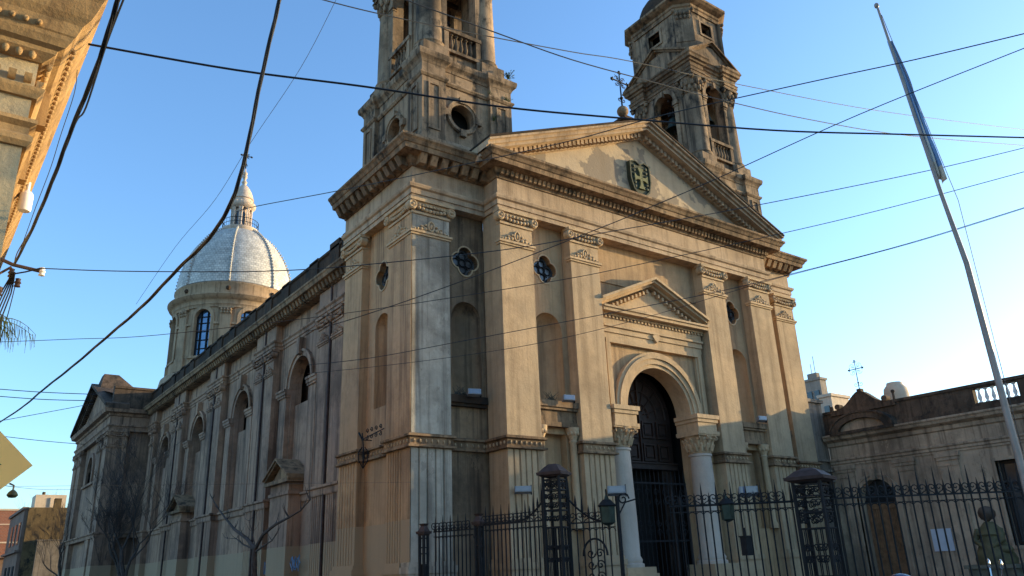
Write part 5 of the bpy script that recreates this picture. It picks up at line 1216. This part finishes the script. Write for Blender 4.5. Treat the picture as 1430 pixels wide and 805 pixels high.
# faded spray paint on the wall
random.seed(12); M['spray']=mat('faded_blue_spray_paint',(.16,.27,.42),.8,var=.2)
for nm,y0,z0,lb in(('graffiti',32.6,1.9,'faded blue spray painted scrawl on the side wall left of the walled up doorway'),('graffiti',28.9,2.0,'small blue spray painted scrawl between the walled up doorway and the corner pilasters')):
    mb=MB(); pts=[]
    for k in range(26):
        pts.append((XS+.155 if y0>30 else XS-.012, y0+k*.07*(1 if k<13 else -1)+(0 if k<13 else 1.8)+.12*math.sin(k*2.1), z0+.26*math.sin(k*1.7)+random.uniform(-.08,.08)))
    mb.tube(pts,.018,4); tag(O(nm,mb,M['spray']),lb,'graffiti')
# ---------------------------------------------------------------- weeds on the masonry
def weed(x,y,z,s,label,seed,mt='leaf',n=18):
    random.seed(seed); mb=MB()
    for k in range(n):
        a=random.uniform(0,2*PI); e=random.uniform(.4,1.4); L_=s*random.uniform(.4,1); d=Vector((math.cos(a)*math.cos(e),math.sin(a)*math.cos(e),math.sin(e)))
        p=[Vector((x,y,z)),Vector((x,y,z))+d*L_*.5,Vector((x,y,z))+d*L_+Vector((0,0,-.1*L_))]; mb.tube(p,[.012,.008,.003],4)
        for j in range(7):
            c=p[1].lerp(p[2],random.random()); u=Vector([random.gauss(0,1) for _ in range(3)]).normalized()*s*.09; v_=u.orthogonal().normalized()*s*.05
            mb.add([c-u,c+v_,c+u,c-v_],[(0,1,2,3)])
    tag(O('weed',mb,M[mt]),label,'weed','weeds growing on the masonry')
weed(15.25,19.9,15.5,.75,'weed standing on the left end of the pediment beside the tower',1); weed(16.6,20,15.9,.4,'small sprig on the pediment just right of the bigger weed',2)
weed(15.5,20.35,19.35,.5,'weed on the cornice at the right corner of the left tower',3,n=26); weed(15.45,20.4,18.3,.35,'weed on the moulding below the left tower corner',4); weed(14.8,20.45,17.3,.3,'small weed right of the left tower oculus',5); weed(14.7,20.5,18.4,.25,'tiny weed above the left tower oculus',6)
weed(29.4,18.9,15.05,.45,'tuft at the right foot of the main pediment',7,n=30); weed(20.9,19.7,18.75,.35,'sprig beside the stone ball on the pediment apex',8); weed(22.1,19.9,18.5,.45,'sprig to the right of the apex block',9)
# ---------------------------------------------------------------- wall bracket on the church corner
t=T('wall_bracket','scrolled iron lamp bracket on the church corner above the string course','lamp bracket',(11.0,21.9,5.2))
mb=MB(); X_=10.75
Pb=lambda u,v:(X_,u,v)
mb.tube([(11.1,22.5,5.5),(X_,22.5,5.5),(X_,21.0,5.62)],.018,5)
for u in(21.2,21.5,21.8,22.1):
    for s in(-1,1): mb.tube([Pb(a,b) for a,b in spiral((u,5.62+s*.09),.09,1.2,0,s)],.014,4)
mb.tube([Pb(22.45,5.7),Pb(22.35,5.2),Pb(22.3,4.9)],.02,5); mb.tube([Pb(22.7,5.75),Pb(22.5,5.55)],.03,5); O('bracket_scrolls',mb,M['iron'],t)
mb=MB(); c=(X_,22.35,4.95)
for k in range(6): a=k*PI/3; mb.tube([(c[0]+.05*math.cos(a),c[1]+.05*math.sin(a),c[2]+.3),(c[0]+.17*math.cos(a),c[1]+.17*math.sin(a),c[2]+.15),(c[0]+.16*math.cos(a),c[1]+.16*math.sin(a),c[2]-.1),(c[0],c[1],c[2]-.35)],.014,4)
mb.tube([(c[0]+.17*math.cos(k*PI/6),c[1]+.17*math.sin(k*PI/6),c[2]+.1) for k in range(13)],.012,4,False); O('lantern_cage',mb,M['iron'],t)
# ---------------------------------------------------------------- statue in front of the annex
t=T('statue','painted greenish yellow seated statue with a dark rounded headdress before the annex window','statue',(30.2,13.0,0))
M['sty']=mat('faded_yellow_paint',(.10,.085,.04),.7,var=.35,vs=4,bump=.3); M['stb']=mat('dark_brown_paint',(.07,.045,.03),.7,var=.4,vs=4)
M['sand']=mat('mossy_plinth',(.12,.11,.08),.9,var=.4,vs=3,bump=.4)
mb=MB(); mb.box(29.6,30.8,12.3,13.8,0,.9); mb.box(29.5,30.9,12.2,13.9,.9,1.02); O('plinth',mb,M['sand'],t)
mb=MB(); mb.lathe(30.2,13.05,[(.62,1.02),(.66,1.2),(.55,1.45),(.42,1.75),(.36,2.0),(.34,2.2),(.2,2.36),(.14,2.42)],24); mb.ell((30.0,12.75,1.5),.22,.4,.18,12,8); mb.tube([(30.1,13.4,2.15),(29.9,13.5,1.8),(29.75,13.2,1.6)],[.12,.1,.07],8); mb.tube([(30.1,12.7,2.15),(29.9,12.6,1.8),(29.75,12.9,1.6)],[.12,.1,.07],8); mb.lathe(30.2,13.05,[(.45,2.05),(.47,2.0),(.43,1.95)],20); O('robed_body',mb,M['sty'],t)
mb=MB(); mb.ell((30.15,13.05,2.62),.17,.17,.21,14,10); mb.ell((29.97,13.05,2.6),.03,.03,.045,6,5); O('head',mb,M['stb'],t)
mb=MB(); mb.lathe(30.22,13.05,[(.2,2.5),(.27,2.62),(.28,2.75),(.2,2.9),(.001,2.96)],18); O('headdress',mb,M['stb'],t)
# ---------------------------------------------------------------- motorcycle
mc=T('motorcycle','dark parked motorcycle with a bright mirror and handlebar at the lower right','motorcycle',(9.9,4.6,0))
A0=Vector((9.55,5.35)); A1=Vector((10.35,4.1)); dv=(A1-A0).normalized(); nv_=Vector((-dv.y,dv.x)); c0=(A0+A1)/2
def Q(u,w_,z): p=c0+dv*u+nv_*w_; return (p.x,p.y,z)
M['paint']=mat('dark_blue_motor_paint',(.02,.03,.07),.25,spec=.6); M['rubber']=mat('tyre_rubber',(.02,.02,.02),.9); M['chrome']=mat('chrome',(.75,.72,.68),.12,metal=1,var=.03); M['seatm']=mat('black_vinyl',(.02,.02,.022),.5)
for u in(-.65,.65):
    m_=MB(); m_.tube([Q(u+.27*math.cos(2*PI*i/24),0,.32+.27*math.sin(2*PI*i/24)) for i in range(25)],.05,8,False); wh=O('wheel',m_,M['rubber'],mc)
    m_=MB(); m_.tube([Q(u+.22*math.cos(2*PI*i/24),0,.32+.22*math.sin(2*PI*i/24)) for i in range(25)],.015,6,False)
    for k in range(10): m_.tube([Q(u,0,.32),Q(u+.22*math.cos(k*PI/5),0,.32+.22*math.sin(k*PI/5))],.006,4)
    m_.tube([Q(u,-.07,.32),Q(u,.07,.32)],.04,8); O('rim',m_,M['chrome'],wh)
def el_(m_,u,w_,z,ru,rw,rz,n=12,k=8):
    t_=MB(); t_.ell((0,0,0),ru,rw,rz,n,k); m_.add([Q(u+a,w_+b,z+c) for a,b,c in t_.v],t_.f,True)
m_=MB(); el_(m_,.12,0,.88,.28,.14,.15); el_(m_,-.62,0,.78,.22,.1,.09); O('tank',m_,M['paint'],mc)
m_=MB(); el_(m_,-.3,0,.85,.36,.13,.07); O('seat',m_,M['seatm'],mc)
m_=MB(); el_(m_,.02,0,.45,.22,.15,.2); m_.tube([Q(-.65,.06,.32),Q(-.1,.06,.35),Q(.05,.06,.6)],.03,6); m_.tube([Q(-.1,-.12,.3),Q(-.75,-.14,.36)],.045,8); O('engine',m_,M['iron'],mc)
m_=MB()
for s in(-1,1): m_.tube([Q(.65,s*.08,.32),Q(.42,s*.08,1.0)],.025,6)
O('fork',m_,M['chrome'],mc)
m_=MB(); m_.tube([Q(.28,-.36,1.14),Q(.36,-.2,1.14),Q(.42,0,1.05),Q(.36,.2,1.14),Q(.28,.36,1.14)],.014,6); O('handlebar',m_,M['chrome'],mc)
m_=MB(); el_(m_,.54,0,.92,.09,.1,.1); O('headlight',m_,M['chrome'],mc)
for s in(-1,1):
    m_=MB(); m_.tube([Q(.34,s*.28,1.14),Q(.36,s*.36,1.36)],.008,5); el_(m_,.36,s*.38,1.41,.02,.075,.055); O('mirror',m_,M['chrome'],mc)
m_=MB(); el_(m_,-.66,0,1.14,.22,.2,.20,16,10); hb=MB(); O('top_case',m_,M['paint'],mc)
m_=MB(); m_.tube([Q(-.4,.1,.85),Q(-.66,.1,.95),Q(-.8,.1,.9)],.012,5); m_.tube([Q(-.1,.1,.3),Q(-.12,.25,.02)],.012,5); O('rack',m_,M['iron'],mc)
